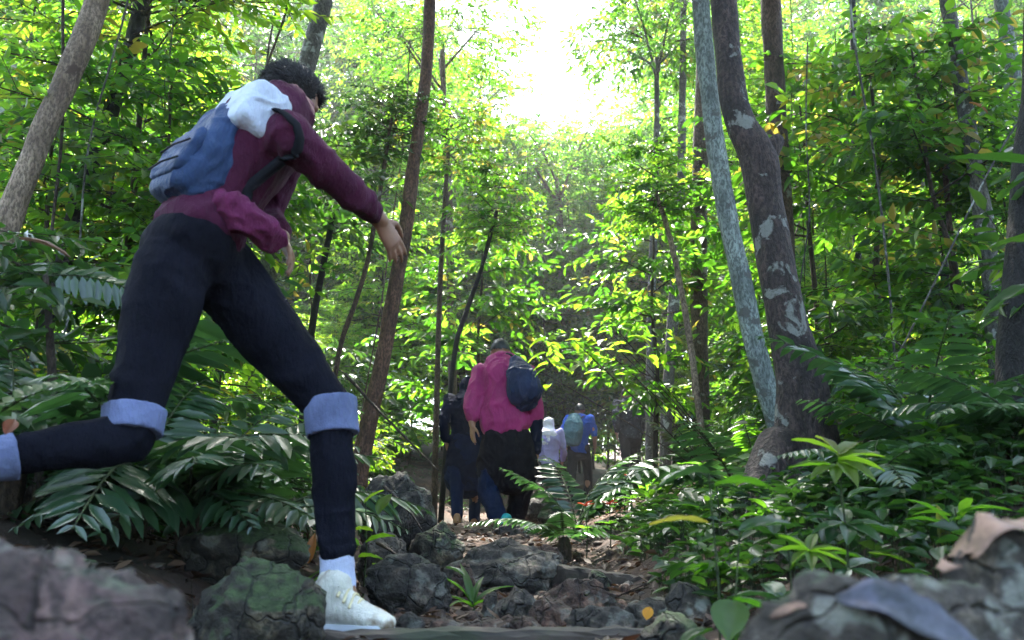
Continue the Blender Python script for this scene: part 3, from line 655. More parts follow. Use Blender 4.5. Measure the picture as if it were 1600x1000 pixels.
fern(gpt(1625, 790, 3.0), [(175, 40, .55, 0), (150, 30, .5, 3), (205, 20, .5, 0), (120, 45, .5, 1), (230, 15, .45, 2)], 'fern at the far right edge over the boulder')
fern(gpt(1180, 720, 7.5), spray(7, 30, 60, .8, ks=(4,)), 'broad green fern behind the pale grey green trunk')
fern(gpt(1420, 760, 6.0), spray(7, 35, 70, .75, ks=(4, 2)), 'tall green fern in the middle right thicket')
# one fern on a short stem whose lit frond lies level beside the leaping hiker's hip
fp = gpt(60, 760, 3.0); tip = at(72, 432, 3.0) - fp
t = fern(fp, [(20, 45, .5, 2), (150, 30, .5, 0), (250, 20, .45, 2)], 'short stemmed fern with a pale lit frond level with the hip')
link('stem', mesh('stem', *tube([(0, 0, 0), tip * .5 + Vector((.03, .02, 0)), tip], [.02, .016, .01], n=8), [M['twig']], smooth=True), t)
for az, lift, L, roll in ((-6, -2, .42, .85), (170, 10, .35, .4), (60, 25, .35, .2), (110, 40, .3, 0)): link('frond', FR[3], t, tip, (roll, -R(lift), R(az)), L)
n_f = 0; tries = 0; pl3 = []
while n_f < 34 and tries < 3000:
    tries += 1; y = 4.2 + 10 * random.random(); x = random.uniform(-.6 * y, .6 * y); d = x - float(path_x(np.array(y)))
    if abs(d) < 1.15 or (x > 0 and y < 7.5) or not clear_of_hikers(x, y, .9) or any((x - a) ** 2 + (y - b) ** 2 < .7 for a, b in pl3): continue
    p = Vector((x, y, gz(x, y))); q = pix(p); pl3.append((x, y)); n_f += 1
    fern(p, spray(random.randint(6, 9), 15, 65, random.uniform(.5, .85)), f'{layer(y)} fern in the undergrowth {zone(q[0])}', f'{layer(y)} ferns {zone(q[0])}')

# ------------------------------------------------------------------ broad-leaved plants, each leaf a part
def blade(L, W_, seed, curl=.3, fold=.15, wave=.03, ns=9, lobes=0, shape=.8):
    """leaf blade along +X with a sunken midrib and a short stalk"""
    g = np.random.default_rng(seed); t = np.linspace(0, 1, ns); v = []; ac = np.array([-1, -.5, 0, .5, 1])
    wd = W_ * .5 * np.sin(np.pi * np.clip(t, .02, .985) ** shape) ** .85
    if lobes: wd = wd * (1 + .25 * np.sin(t * lobes * 6.28))
    for i in range(ns):
        for a in ac:
            v.append((L * t[i] - .04 * L * t[i] ** 2, wd[i] * a, L * (.16 * t[i] - curl * t[i] ** 2) + wd[i] * (fold * 2 * abs(a)) - (.004 if a == 0 else 0) + wave * W_ * math.sin(t[i] * 17 + a * 3 + seed)))
    ix = np.arange(ns * 5).reshape(ns, 5); f = np.stack([ix[:-1, :-1], ix[1:, :-1], ix[1:, 1:], ix[:-1, 1:]], -1).reshape(-1, 4)
    return np.array(v), f
BL = {}
def blade_mesh(L, W_, mat, seed=0, rnd=.5, **k):
    key = (round(L, 3), round(W_, 3), mat, seed, rnd, tuple(sorted(k.items())))
    if key not in BL:
        v, f = blade(L, W_, seed, **k); BL[key] = mesh('leaf', v, f, [M[mat]], np.full(len(f), rnd), smooth=True)
    return BL[key]
def plant(base, leaves, label, stem_h=.2, mat='stem', name='broadleaf_plant', cat='plant', group=None, sr=.004, stems=None):
    """leaves: (offset from base, azimuth deg, lift deg, mesh, scale)"""
    t = thing(name, label, cat, base, group=group)
    for e in (stems or [(0, 0, stem_h)]):
        e = Vector(e); link('stem', mesh('stem', *tube([(0, 0, -.04), e * .5 + Vector((.008, .004, 0)), e], [sr, sr * .8, sr * .5], n=6), [M[mat]], smooth=True), t)
    for off, az, lift, me, sc in leaves:
        link('leaf', me, t, off, (random.uniform(-.3, .3), -R(lift), R(az)), sc)
    return t
b1 = gpt(1118, 900, 1.75); h1 = at(1110, 800, 1.75).z - b1.z
plant(b1, [((-.01, 0, h1 * .95), 178, 6, blade_mesh(.115, .038, 'leaf_sun', 1, .95), 1), ((.025, -.01, h1 * .55), 250, -42, blade_mesh(.10, .070, 'leaf', 2, .55, curl=.2), 1), ((.03, 0, h1 * .55), 335, -10, blade_mesh(.10, .05, 'leaf', 3, .3), 1), ((.0, .02, h1 * 1.22), 200, -4, blade_mesh(.12, .055, 'fern', 4, .7, curl=.35), 1),
      ((.01, .02, h1 * 1.15), 10, 6, blade_mesh(.12, .04, 'leaf', 5, .4), 1), ((.05, .0, h1 * .9), 20, 12, blade_mesh(.14, .05, 'leaf_dark', 2, .6), 1), ((.0, .0, h1 * .3), 300, -10, blade_mesh(.09, .05, 'leaf_dark', 2, .6), 1), ((-.01, .0, h1 * .4), 200, -15, blade_mesh(.09, .045, 'leaf_dark', 1, .6), 1)],
      'blurred broad leaf plant with one yellow leaf near the right boulder', h1 * 1.2, sr=.003, stems=[(.0, .02, h1 * 1.22), (.05, 0, h1 * .9)])
b2 = gpt(1322, 880, 2.2); h2 = at(1322, 730, 2.2).z - b2.z
plant(b2, [((0, 0, h2 + .004 * k), az, 6 + 30 * math.sin(R(az)), blade_mesh(.125, .040, 'leaf_sun', k, .35 + .05 * k, curl=.28), 1 - .05 * (k % 3)) for k, az in enumerate((178, 214, 244, 272, 300, 330, 4, 40, 100, 140))]
      + [((.01, 0, h2 * .6), az, 5 + 25 * math.sin(R(az)), blade_mesh(.12, .045, 'leaf_dark', 7, .6), .9) for az in (200, 250, 300, 350, 80)]
      + [((.0, 0, h2 * .3), az, 5 + 25 * math.sin(R(az)), blade_mesh(.12, .045, 'fern', 6, .6), .9) for az in (180, 240, 310, 20)], 'bright yellow green palmate leaves on a thin stalk before the dark trunk', h2)
b3 = gpt(1268, 900, 1.95); h3 = at(1268, 860, 1.95).z - b3.z
plant(b3, [((0, 0, max(.05, h3)), az, 8 + 30 * math.sin(R(az)), blade_mesh(.08, .026, 'leaf_sun', k % 3, .4), 1) for k, az in enumerate((180, 220, 255, 290, 325, 0, 60, 130))], 'small bright rosette low to the left of the fallen blue grey leaf', max(.05, h3))
b4 = gpt(1222, 905, 2.0)
plant(b4, [((0, 0, .10), a, l, blade_mesh(.12, .045, 'fern', k, .5, curl=.45), 1) for k, (a, l) in enumerate([(170, 20), (-160, 5), (20, 10), (-60, 25), (100, 30), (-110, 10)])], 'low plant with drooping grey green leaves beside the right boulder', .1)
b5 = gpt(1476, 850, 2.4)
plant(b5, [((0, 0, .02), 100, 78, blade_mesh(.13, .05, 'leaf_sun', 2, .97, curl=.1), 1), ((0, 0, .02), 40, 55, blade_mesh(.10, .04, 'leaf', 3, .5), 1)], 'single upright yellowing leaf behind the right boulder', .04)
b6 = gpt(1355, 850, 2.3)
plant(b6, [((0, 0, .09), -10, -6, blade_mesh(.17, .024, 'leaf_sun', 4, .5, curl=.5), 1), ((0, 0, .07), 150, 20, blade_mesh(.14, .03, 'leaf', 6, .5, curl=.5), 1)], 'strap leaf plant with one bright drooping blade behind the boulder', .1)
b7 = gpt(1690, 780, 2.4)
def up7(px, py, Y): return at(px, py, Y) - b7
st7 = [up7(1655, 262, 2.4), up7(1650, 380, 2.4), up7(1648, 440, 2.4)]
plant(b7, [(st7[0], 180, 3, blade_mesh(.33, .062, 'leaf_dark', 8, .55, curl=.12), 1), (st7[1], 188, 2, blade_mesh(.22, .085, 'leaf_dark', 9, .7, curl=.3), 1), (st7[2], 176, -18, blade_mesh(.24, .10, 'leaf_dark', 10, .6, curl=.3), 1), (st7[0], 20, 20, blade_mesh(.3, .07, 'leaf_dark', 8, .5, curl=.2), 1)],
      'tall plant reaching in from the right edge with long dark green leaves', .2, stems=st7, sr=.010)
b8 = gpt(572, 770, 3.3)
plant(b8, [((random.uniform(-.05, .07), random.uniform(-.03, .03), z), a, l, blade_mesh(.11, .052, 'leaf_sun', k % 3, .3 + .06 * k, curl=.3), s) for k, (z, a, l, s) in enumerate([(.20, 10, 20, 1), (.26, 140, 30, .9), (.30, 60, 50, 1), (.15, -20, 5, .9), (.12, -60, 10, .8), (.34, -10, 40, .8), (.24, 200, 10, .8), (.08, 20, -5, .9), (.17, -100, 0, .8)])], 'yellow green seedling beside the front knee of the leaping hiker', .34)
b9 = gpt(465, 885, 2.75)
plant(b9, [((0, 0, .02), a, l, blade_mesh(.20, .024, 'leaf', k, .62, curl=.55), s) for k, (a, l, s) in enumerate([(160, 55, 1), (135, 62, 1.1), (10, 50, .8), (40, 60, .7), (-150, 40, .7)])], 'tuft of bright strap leaves on the bank left of the white shoe', .04)
b10 = gpt(738, 905, 3.3)
plant(b10, [((0, 0, .03), a, l, blade_mesh(.17, .026, 'leaf', k, .45, curl=.6), s) for k, (a, l, s) in enumerate([(150, 60, 1), (120, 70, 1.1), (20, 45, 1), (-30, 30, .8), (70, 60, .9), (-120, 30, .8), (180, 35, .9)])] + [((-.03, -.02, .14), 165, 30, blade_mesh(.075, .04, 'fern', 4, .5), 1)], 'tuft of strap leaves between the rocks in the middle of the trail', .05)
b11 = gpt(-40, 760, 2.1)
e11 = at(150, 600, 2.15) - b11; s11 = at(-30, 660, 2.1) - b11
c11 = crom([tuple(s11), tuple(s11.lerp(e11, .5) + Vector((0, 0, .03))), tuple(e11)], 6)
lv = []
for i, c in enumerate(c11[1:]):
    lv += [(tuple(c), 75, 12, blade_mesh(.062, .046, 'fern', i % 4, .75, curl=.2, shape=.95), 1), (tuple(c), -95, -12, blade_mesh(.062, .046, 'fern', (i + 1) % 4, .75, curl=.25, shape=.95), 1)]
t = plant(b11, lv, 'grey green branch of paired round leaves above the trailing shin', .2, stems=[tuple(s11)], sr=.007)
link('stem', mesh('stem', *tube(c11, np.linspace(.005, .002, len(c11)), n=6), [M['stem']], smooth=True), t)
for (px, py, Y, k) in ((985, 745, 5.4, 0), (952, 788, 4.9, 1), (915, 790, 4.9, 2)):
    b = gpt(px, py + 20, Y); hh = max(.06, at(px, py, Y).z - b.z)
    lab = ['sprig with red leaves in front of the arching fern', 'low sprig with red leaves on the dark bank right of the trail', 'low sprig with dull red leaves nearest the trail steps'][k]
    plant(b, [((0, 0, hh), a, l, blade_mesh(.055, .026, 'red_leaf', a % 3, .4), 1) for a, l in ((20, 20), (140, 25), (260, 15), (320, 40))] + [((0, 0, hh * .6), a, 10, blade_mesh(.09, .04, 'leaf', 1, .5), 1) for a in (60, 190, 300)], lab, hh, name='red_leaved_plant')
# a spray of pale yellow green leaves hanging over the trail
for (px, py, Y, lab) in ((960, 525, 7.0, 'spray of lit yellow green leaves over the farther hikers'), (925, 560, 6.6, 'lower spray of lit yellow green leaves right of the magenta hiker')):
    p = at(px, py, Y); b = gpt(px + 190, 760, Y + .6); off = p - b
    lv = []
    for k in range(26):
        q = off + Vector((random.uniform(-.36, .40), random.uniform(-.2, .2), random.uniform(-.2, .18)))
        lv.append((tuple(q), random.uniform(0, 360), random.uniform(-35, 20), blade_mesh(.15, .062, 'leaf_sun', k % 4, .25 + .15 * (k % 4), curl=.3), random.uniform(.7, 1.15)))
    plant(b, lv, lab, .2, mat='twig', name='leafy_sapling', cat='sapling', stems=[tuple(off)] + [tuple(off + Vector((random.uniform(-.4, .4), random.uniform(-.15, .15), random.uniform(-.15, .15)))) for _ in range(3)], sr=.006)
# rosettes over the banks
n_p = 0; tries = 0; pl4 = []
while n_p < 122 and tries < 4000:
    tries += 1; y = 2.7 + 5.5 * random.random() if n_p < 105 else random.uniform(2.2, 3.4); x = random.uniform(-.6 * y if n_p < 45 else .1 * y, .6 * y if n_p < 75 else .3 * y) if n_p < 105 else random.uniform(.55, 1.15); d = x - float(path_x(np.array(y)))
    if (d < .62 and d > -.95) or (y < 3.2 and -1.1 < x < -.55) or any((x - a) ** 2 + (y - b) ** 2 < .07 for a, b in pl4): continue
    p = Vector((x, y, gz(x, y))); q = pix(p); pl4.append((x, y)); n_p += 1
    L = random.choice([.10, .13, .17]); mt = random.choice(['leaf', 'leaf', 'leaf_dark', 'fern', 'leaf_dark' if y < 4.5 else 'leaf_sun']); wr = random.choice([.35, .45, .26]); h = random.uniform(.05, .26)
    if not clear_of_hikers(x, y, h + .05): continue
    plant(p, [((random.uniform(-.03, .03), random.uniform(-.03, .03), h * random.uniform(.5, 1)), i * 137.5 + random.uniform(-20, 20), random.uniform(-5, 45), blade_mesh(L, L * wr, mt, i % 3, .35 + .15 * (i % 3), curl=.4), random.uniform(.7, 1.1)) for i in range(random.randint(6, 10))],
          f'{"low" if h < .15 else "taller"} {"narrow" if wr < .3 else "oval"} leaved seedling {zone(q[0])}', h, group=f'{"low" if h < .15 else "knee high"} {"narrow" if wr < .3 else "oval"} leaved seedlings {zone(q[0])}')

# ------------------------------------------------------------------ ground cover and leaf litter (uncountable)
g = np.random.default_rng(11); n = 42000
y = 2.6 + 15 * g.uniform(0, 1, n) ** 1.3; x = g.uniform(-.62, .62, n) * y; d = x - path_x(y); P = np.column_stack([x, y, np.zeros(n)])
keep = ((d > .75) | (d < -1.0)) & (fbm(P, 1.4, 21, 2) > -.15); x, y = x[keep], y[keep]; n = len(x)
x = np.append(x, g.uniform(.5, 2.3, 7500)); y = np.append(y, g.uniform(1.7, 5.2, 7500)); q_ = noise3(np.column_stack([x, y, y * 0]), 2.6, 4) > .10; q_[:n] = True; x, y = x[q_], y[q_]; n = len(x)
z = ground(x, y) + g.uniform(.01, .13, n); az = g.uniform(0, 6.28, n)
D = np.column_stack([np.cos(az), np.sin(az), g.uniform(-.3, .7, n)]); Nn = np.column_stack([g.normal(0, .4, n), g.normal(0, .4, n), np.ones(n)]); L = g.uniform(.03, .085, n)
v, f = leaf_arrays(np.column_stack([x, y, z]), D, Nn, L, L * .5, .15, .3); rn = np.repeat(np.clip(g.normal(.45, .2, n), 0, 1), 2)
h = np.column_stack([x + g.normal(0, .01, n), y, ground(x, y) - .01]); s = strips(h, np.column_stack([x, y, z]), np.full(n, .0016))
kind(link('ground_cover', join('ground_cover', [(v, f, rn, 0), (s[0], s[1], .5, 1)], [M['leaf_dark'], M['stem']])), 'stuff')
n = 30000; y = 1.2 + 13 * g.uniform(0, 1, n) ** 1.5; x = g.uniform(-.6, .6, n) * (y + .6); az = g.uniform(0, 6.28, n)
d = x - path_x(y); keep = (g.uniform(0, 1, n) < np.where(np.abs(d) < .5, .55, .45)); x, y, az = x[keep], y[keep], az[keep]; n = len(x)
D = np.column_stack([np.cos(az), np.sin(az), g.normal(0, .22, n)]); Nn = np.column_stack([g.normal(0, .35, n), g.normal(0, .35, n), np.ones(n)]); L = g.uniform(.015, .065, n)
v, f = leaf_arrays(np.column_stack([x, y, ground(x, y) + g.uniform(.003, .02, n)]), D, Nn, L, L * g.uniform(.3, .55, n), .25, g.uniform(-.4, .5, (n, 1)))
kind(link('leaf_litter', join('leaf_litter', [(v, f, np.repeat(g.uniform(0, 1, n), 2), 0)], [M['litter']])), 'stuff')

n = 1500; y = 1.6 + 9 * g.uniform(0, 1, n) ** 1.4; x = g.uniform(-.6, .6, n) * (y + .5); az = g.uniform(0, 6.28, n); L = g.uniform(.04, .22, n)
q0 = np.column_stack([x, y, ground(x, y) + .006]); x2, y2 = x + np.cos(az) * L, y + np.sin(az) * L; q1 = np.column_stack([x2, y2, ground(x2, y2) + g.uniform(.004, .03, n)])
s = strips(q0, q1, g.uniform(.0015, .004, n)); kind(link('twig_litter', join('twig_litter', [(s[0], s[1], .5, 0)], [M['twig']])), 'stuff')
# ------------------------------------------------------------------ rocks
import bmesh
ICO = {}
def ico(k):
    if k not in ICO:
        bm = bmesh.new(); bmesh.ops.create_icosphere(bm, subdivisions=k, radius=1); bm.verts.ensure_lookup_table()
        ICO[k] = (np.array([v.co[:] for v in bm.verts]), np.array([[v.index for v in f.verts] for f in bm.faces])); bm.free()
    return ICO[k]
def rock_mesh(seed, sx, sy, sz, mat, sub=5, planes=9, rough=.10, soft=.25):
    g = np.random.default_rng(seed); v, f = ico(sub); v = v.copy()
    for k in range(planes):
        nn = unit(g.normal(0, 1, 3)); c = g.uniform(.55, .88); e = np.maximum(v @ nn - c, 0)[:, None]; v = v - nn * e * (1 - soft)
    v = v * (1 + .16 * fbm(v, 1.1, seed, 2)[:, None]); rg = 1 - np.abs(fbm(v, 2.1, seed + 31, 4, .5)) * 2.2; v = v * (1 + rough * (fbm(v, 3.2, seed + 5, 6, .6) + .55 * rg)[:, None])
    v = v / np.abs(v).max(0); return mesh('rock', v * np.array([sx, sy, sz]), f, [M[mat]], smooth=True)
def rock(px0, px1, ptop, pbot, Y, mat, label, seed, dep=.8, rz=0.0, sub=5, planes=9, rough=.10, sink=.25, group=None, tilt=0.0):
    c = at((px0 + px1) / 2, (ptop + pbot) / 2, Y); s = (c - Vector((0, 0, HC))).length / FPX
    sx = (px1 - px0) * s / 2; sz = (pbot - ptop) * s / 2 * (1 + sink); c.z -= sz - (pbot - ptop) * s / 2
    b = gz(c.x, c.y)
    if c.z - sz * .8 > b: e = (c.z - sz * .8 - b) / 2; sz += e; c.z -= e
    o = link('rock', rock_mesh(seed, sx, sx * dep, sz, mat, sub, planes, rough), None, c, (0, tilt, rz)); return tag(o, label, 'rock', group)
rock(-330, 352, 862, 1100, .86, 'rock_near', 'large blurred purple grey rock filling the lower left corner', 3, .5, .0, 6, 12, .12)
rock(-90, 140, 868, 960, 1.9, 'rock_moss', 'flat pale topped rock at the left edge behind the blurred rock', 4, .7)
rock(290, 492, 814, 900, 2.75, 'rock_moss', 'rounded mossy boulder left of the white shoe under the fern', 5, .7, .1, 5, 7, .06)
rock(290, 500, 868, 1020, 2.15, 'rock_moss', 'dark mossy rock in front of the rounded mossy boulder', 6, .7, .2)
rock(545, 682, 738, 850, 4.6, 'rock_dark', 'big dark boulder right of the front shin', 7, .8, .4)
rock(545, 640, 830, 920, 3.5, 'rock_grey', 'slanting grey rock behind the planted shoe', 9, .8, .3, tilt=.35)
rock(570, 702, 868, 975, 2.9, 'rock_dark', 'dark mossy rock just right of the planted shoe', 8, .9, .2)
rock(636, 726, 815, 900, 4.2, 'rock_moss', 'mossy lump with grass tufts in the middle of the trail', 10, .9)
rock(690, 878, 842, 925, 3.9, 'rock_grey', 'broad flat grey boulder under the teal shoe', 11, .8, -.1, 5, 9, .08)
rock(840, 965, 905, 975, 2.95, 'rock_red', 'rounded reddish boulder right of the leaf litter', 12, .8, .15)
rock(772, 856, 912, 975, 2.9, 'rock_grey', 'pointed grey stone with flat faces in the trail', 13, .9, .5, 4, 10)
rock(830, 905, 935, 985, 2.65, 'rock_red', 'small red brown stone behind the front board', 14, .8, .2, 4)
rock(880, 1000, 945, 1000, 2.5, 'rock_grey', 'low grey stone behind the right end of the board', 15, .8, .1, 4)
rock(960, 1075, 935, 990, 2.7, 'rock_pale', 'pale ridged stone beside the orange leaf', 16, .7, .3, 4)
rock(1000, 1110, 958, 1030, 2.2, 'rock_moss', 'mossy grey stone left of the right boulder', 17, .8, .2, 4)
rock(1040, 1120, 910, 970, 2.6, 'rock_pale', 'pale lichen stone at the foot of the dark root', 18, .8, .2, 4)
for k, (a, b, c, d, lab) in enumerate([(618, 664, 957, 990, 'dark cobble nearest the white shoe behind the board'), (664, 726, 962, 992, 'brown cobble second from the white shoe behind the board'), (724, 800, 966, 995, 'flat reddish cobble in the middle behind the board'), (790, 850, 962, 992, 'pinkish cobble right of the middle behind the board')]):
    rock(a, b, c, d, 2.42, ['rock_dark', 'rock_red', 'rock_red', 'rock_red'][k], lab, 30 + k, .8, .3 * k, 4, 7)
rock(752, 782, 925, 955, 3.05, 'rock_pale', 'small pale stone left of the pointed grey stone', 41, .8, .2, 4)
rock(830, 880, 845, 880, 4.4, 'rock_red', 'brown stone right of the flat grey boulder', 42, .8, .2, 4)
rock(590, 650, 800, 830, 5.4, 'rock_dark', 'small dark stone at the end of the upper step', 43, .8, .2, 4)
rock(770, 840, 812, 838, 6.3, 'rock_grey', 'grey stone beyond the teal shoe', 44, .8, .2, 4)
rock(1050, 1660, 922, 1260, .98, 'rock_pale', 'large blurred lichen covered boulder filling the lower right corner', 21, .62, .0, 6, 10, .10)
rock(1430, 1880, 832, 1100, 1.04, 'rock_pale', 'upper hump of the near boulder at the right edge', 22, .55, .2, 6, 12, .12)
for k, (a_, b_, t_, q_, Y_, m_, lab) in enumerate([(560, 640, 836, 862, 5.5, 'rock_grey', 'flat worn stone making a step behind the front shin'), (598, 690, 852, 878, 4.7, 'rock_red', 'flat brown slab below the step boards'), (640, 700, 832, 850, 6.6, 'rock_red', 'small slab wedged under the upper step board'), (820, 886, 748, 772, 8.8, 'rock_red', 'upper flat slab of the little stack right of the magenta hiker'), (812, 880, 766, 792, 8.2, 'rock_grey', 'lower flat slab of the little stack right of the magenta hiker'), (838, 905, 786, 812, 7.2, 'rock_moss', 'mossy block at the right border of the trail'), (700, 748, 880, 905, 3.6, 'rock_red', 'brown stone in front of the broad flat boulder'), (655, 700, 905, 935, 3.1, 'rock_moss', 'small mossy stone beside the dark mossy rock'), (905, 960, 892, 915, 3.5, 'rock_moss', 'mossy stone in front of the sloping timber'), (1070, 1130, 880, 915, 3.0, 'rock_moss', 'mossy stone beside the long root of the dark trunk')]):
    rock(a_, b_, t_, q_, Y_, m_, lab, 60 + k, .8, .2 * k, 4, 8)
# pebbles lying in the trail
g = np.random.default_rng(3); B = Buf(); v0, f0 = ico(2)
for k in range(900):
    y = 2.4 + 6 * g.uniform() ** 1.4; x = float(path_x(np.array(y))) + g.normal(.05, .38); s = .006 + .034 * g.uniform() ** 2
    vv = v0 * (1 + .25 * fbm(v0, 1.3, k, 2)[:, None]) * np.array([s, s * g.uniform(.6, 1), s * g.uniform(.4, .8)]); a = g.uniform(0, 6.28)
    vv = np.column_stack([vv[:, 0] * math.cos(a) - vv[:, 1] * math.sin(a), vv[:, 0] * math.sin(a) + vv[:, 1] * math.cos(a), vv[:, 2]])
    B.add(vv + np.array([x, y, gz(x, y) + s * .15]), f0)
kind(link('gravel', B.mesh('gravel', [M['rock_red']], True)), 'stuff')

# ------------------------------------------------------------------ timber steps
def timber(a, b, h, th, label):
    a, b = Vector(a), Vector(b); d = b - a; n = 24; v = []; f = []
    g = np.random.default_rng(int(abs(a.x) * 1000)); side = Vector((-d.y, d.x, 0)).normalized() * th / 2
    prof = [(-1, -h), (1, -h), (1, -.012), (.82, 0), (-.82, 0), (-1, -.012)]
    for i in range(n + 1):
        p = a + d * (i / n); j = g.normal(0, .003, (6, 3))
        for k, (s, z) in enumerate(prof): v.append(np.array(p + side * s + Vector((0, 0, z))) + j[k])
    for i in range(n):
        for k in range(6): f.append((i * 6 + k, (i + 1) * 6 + k, (i + 1) * 6 + (k + 1) % 6, i * 6 + (k + 1) % 6))
    f += [tuple(range(6)), tuple(n * 6 + k for k in range(5, -1, -1))]
    return tag(link('timber_step', mesh('timber_step', v, f, [M['timber']])), label, 'timber')
timber(at(372, 989, 2.28), at(1015, 980, 2.33), .16, .09, 'long dark board across the bottom of the view below the white shoe')
timber(at(868, 882, 3.9), at(1085, 912, 3.45), .24, .06, 'dark sloping timber at the right side of the trail')
timber(at(570, 843, 6.2), at(700, 843, 6.2), .12, .08, 'lower of the two step boards in the trail left of the walking hikers')
timber(at(575, 819, 7.3), at(775, 819, 7.3), .12, .09, 'upper step board running behind the tan shoe')
timber(at(800, 792, 9.5), at(880, 790, 9.5), .12, .09, 'far step board in the trail right of the magenta hiker')

# ------------------------------------------------------------------ fallen leaves and sticks one can point at
def fallen(p, L, W_, az, lift, roll, mat, rnd, label, seed=0, **k):
    v, f = blade(L, W_, seed, **k); o = link('dead_leaf', mesh('dead_leaf', v, f, [M[mat]], np.full(len(f), rnd), smooth=True), None, p, (roll, -R(lift), R(az))); return tag(o, label, 'leaf')
DG = bpy.context.evaluated_depsgraph_get()

from mathutils.bvhtree import BVHTree
ROCKS = [o for o in S.objects if o.get('category') == 'rock']
bpy.context.view_layer.update()
def bvh_of(objs):
    v = []; f = []; k = 0
    for o in objs:
        a = np.empty(len(o.data.vertices) * 3); o.data.vertices.foreach_get('co', a); mw = np.array(o.matrix_world); a = a.reshape(-1, 3) @ mw[:3, :3].T + mw[:3, 3]
        v += [tuple(p) for p in a]; f += [tuple(i + k for i in p.vertices) for p in o.data.polygons]; k += len(a)
    return BVHTree.FromPolygons(v, f)
NEAR = bvh_of([o for o in ROCKS if o.location.y < 1.3])
ALLR = bvh_of(ROCKS)
def hit(px, py, tree=None):
    o = Vector((0, 0, HC)); d = (at(px, py, 1.0) - o).normalized(); return (tree or NEAR).ray_cast(o, d)
def draped(px, py, axis_px, L, W_, mat, rnd, label, seed=0, lift=.004, holes=False, curl_edge=.0):
    """a dead leaf lying on a near rock: a stiff sheet on the rock's mean slope, bent where the rock pushes it up"""
    p, nrm, i, dd = hit(px, py); q = hit(*axis_px)[0]
    if p is None or q is None: print('MISS', label); return
    pts = []
    for u in np.linspace(-.15, 1.1, 7):
        for w in (-20, -8, 4, 16):
            h = hit(px + (axis_px[0] - px) * u, py + (axis_px[1] - py) * u + w)[0]
            if h is not None and (h - p).length < L * 1.3: pts.append(tuple(h))
    pts = np.array(pts); nn = Vector(np.linalg.svd(pts - pts.mean(0))[2][2]); nn = nn if nn.z > 0 else -nn
    ax = (q - p); ax = (ax - nn * ax.dot(nn)).normalized(); sd = nn.cross(ax)
    v, f = blade(L, W_, seed, curl=0, fold=.0, wave=0, ns=22); off = []
    jag = 1 + .16 * noise3(v, 70, seed)
    W2 = [p + ax * float(x) + sd * float(y * j) for (x, y, z), j in zip(v, jag)]
    for w in W2:
        h = NEAR.ray_cast(w + nn * .06, -nn, .07)[0]; off.append((h - w).dot(nn) if h is not None else -.01)
    off = np.array(off).reshape(22, 5)
    sm = off.copy()
    for _ in range(5): pd = np.pad(sm, 1, mode='edge'); sm = np.maximum(off * .9 + .0, (pd[:-2, 1:-1] + pd[2:, 1:-1] + pd[1:-1, :-2] + pd[1:-1, 2:]) / 4)
    e = np.abs(v[:, 1]) / (W_ * .5); wv = .003 * np.sin(v[:, 0] * 80 + seed) * e + curl_edge * e * e * W_
    out = [w + nn * float(o + lift + b_) for w, o, b_ in zip(W2, sm.ravel(), wv)]
    if holes: f = f[noise3(v[f].mean(1), 46, seed + 3) < .55]
    o = tag(link('dead_leaf', mesh('dead_leaf', [tuple(a_) for a_ in out], f, [M[mat]], np.full(len(f), rnd), smooth=True)), label, 'leaf')
    m_ = o.modifiers.new('thick', 'SOLIDIFY'); m_.thickness = .001; return o
draped(1475, 905, (1600, 845), .17, .075, 'brown_leaf', .5, 'big pinkish brown dead leaf with holes lying on the upper hump of the near boulder', 3, .014, True, .06)
draped(1300, 948, (1500, 1010), .150, .042, 'blue_sheen_leaf', .5, 'fallen leaf with a shiny blue grey face on the lower near boulder', 5, .008, False, .16)
draped(1352, 944, (1400, 956), .05, .025, 'blue_sheen_leaf', .6, 'small pale violet leaf behind the shiny blue grey one', 7, .004, False, .1)
draped(1262, 950, (1215, 962), .04, .014, 'brown_leaf', .1, 'narrow dull brown leaf scrap on the crest of the lower near boulder', 8, .004)
fallen(at(482, 880, 2.72), .10, .03, 80, 70, .2, 'orange_leaf', .4, 'orange brown dead leaf standing upright on the mossy boulder', 2)
fallen(at(1010, 968, 2.45), .045, .03, 60, 50, .3, 'orange_leaf', .9, 'small bright orange leaf on the pale stones at the right end of the board', 4)
fallen(at(8, 678, 1.9), .07, .03, 100, 40, .4, 'orange_leaf', .0, 'rusty dead leaf caught at the left edge above the pale blue cuff', 6)
fallen(at(30, 372, 2.6), .16, .045, 15, -10, .3, 'brown_leaf', .5, 'dry curled brown leaf hanging at the left edge below the pale trunk', 9)
fallen(at(1515, 160, 5.6), .16, .06, -50, -40, .3, 'orange_leaf', .3, 'dry brown leaf hanging beside the mottled grey trunk', 10)
def stick(pts, r, label, name='fallen_branch'):
    P = [at(*q) for q in pts]; c = crom([tuple(p) for p in P], 6); v, f = tube(c, np.linspace(r, r * .5, len(c)), n=8)
    return tag(link(name, mesh(name, v + fbm(v, 40, 3, 2)[:, None] * r * .3, f, [M['twig']], smooth=True)), label, 'branch')
stick([(540, 585, 6.6), (590, 640, 6.4), (640, 690, 6.2), (685, 735, 6.1)], .012, 'bare dark branch sloping down to the right in front of the reddish trunk')
stick([(600, 760, 4.4), (640, 800, 4.3), (660, 830, 4.25)], .008, 'short stick leaning on the big dark boulder')
stick([(590, 848, 3.4), (640, 880, 3.3), (672, 905, 3.2)], .007, 'thin stick lying over the slanting grey rock')
stick([(1370, 870, 2.6), (1430, 862, 2.6), (1500, 845, 2.7)], .006, 'dry twig lying behind the near boulder')
v, f = tube(crom([tuple(at(*q)) for q in ((1650, 120, 5.0), (1560, 240, 5.0), (1400, 560, 5.2), (1330, 640, 5.4))], 8), .006, n=6)
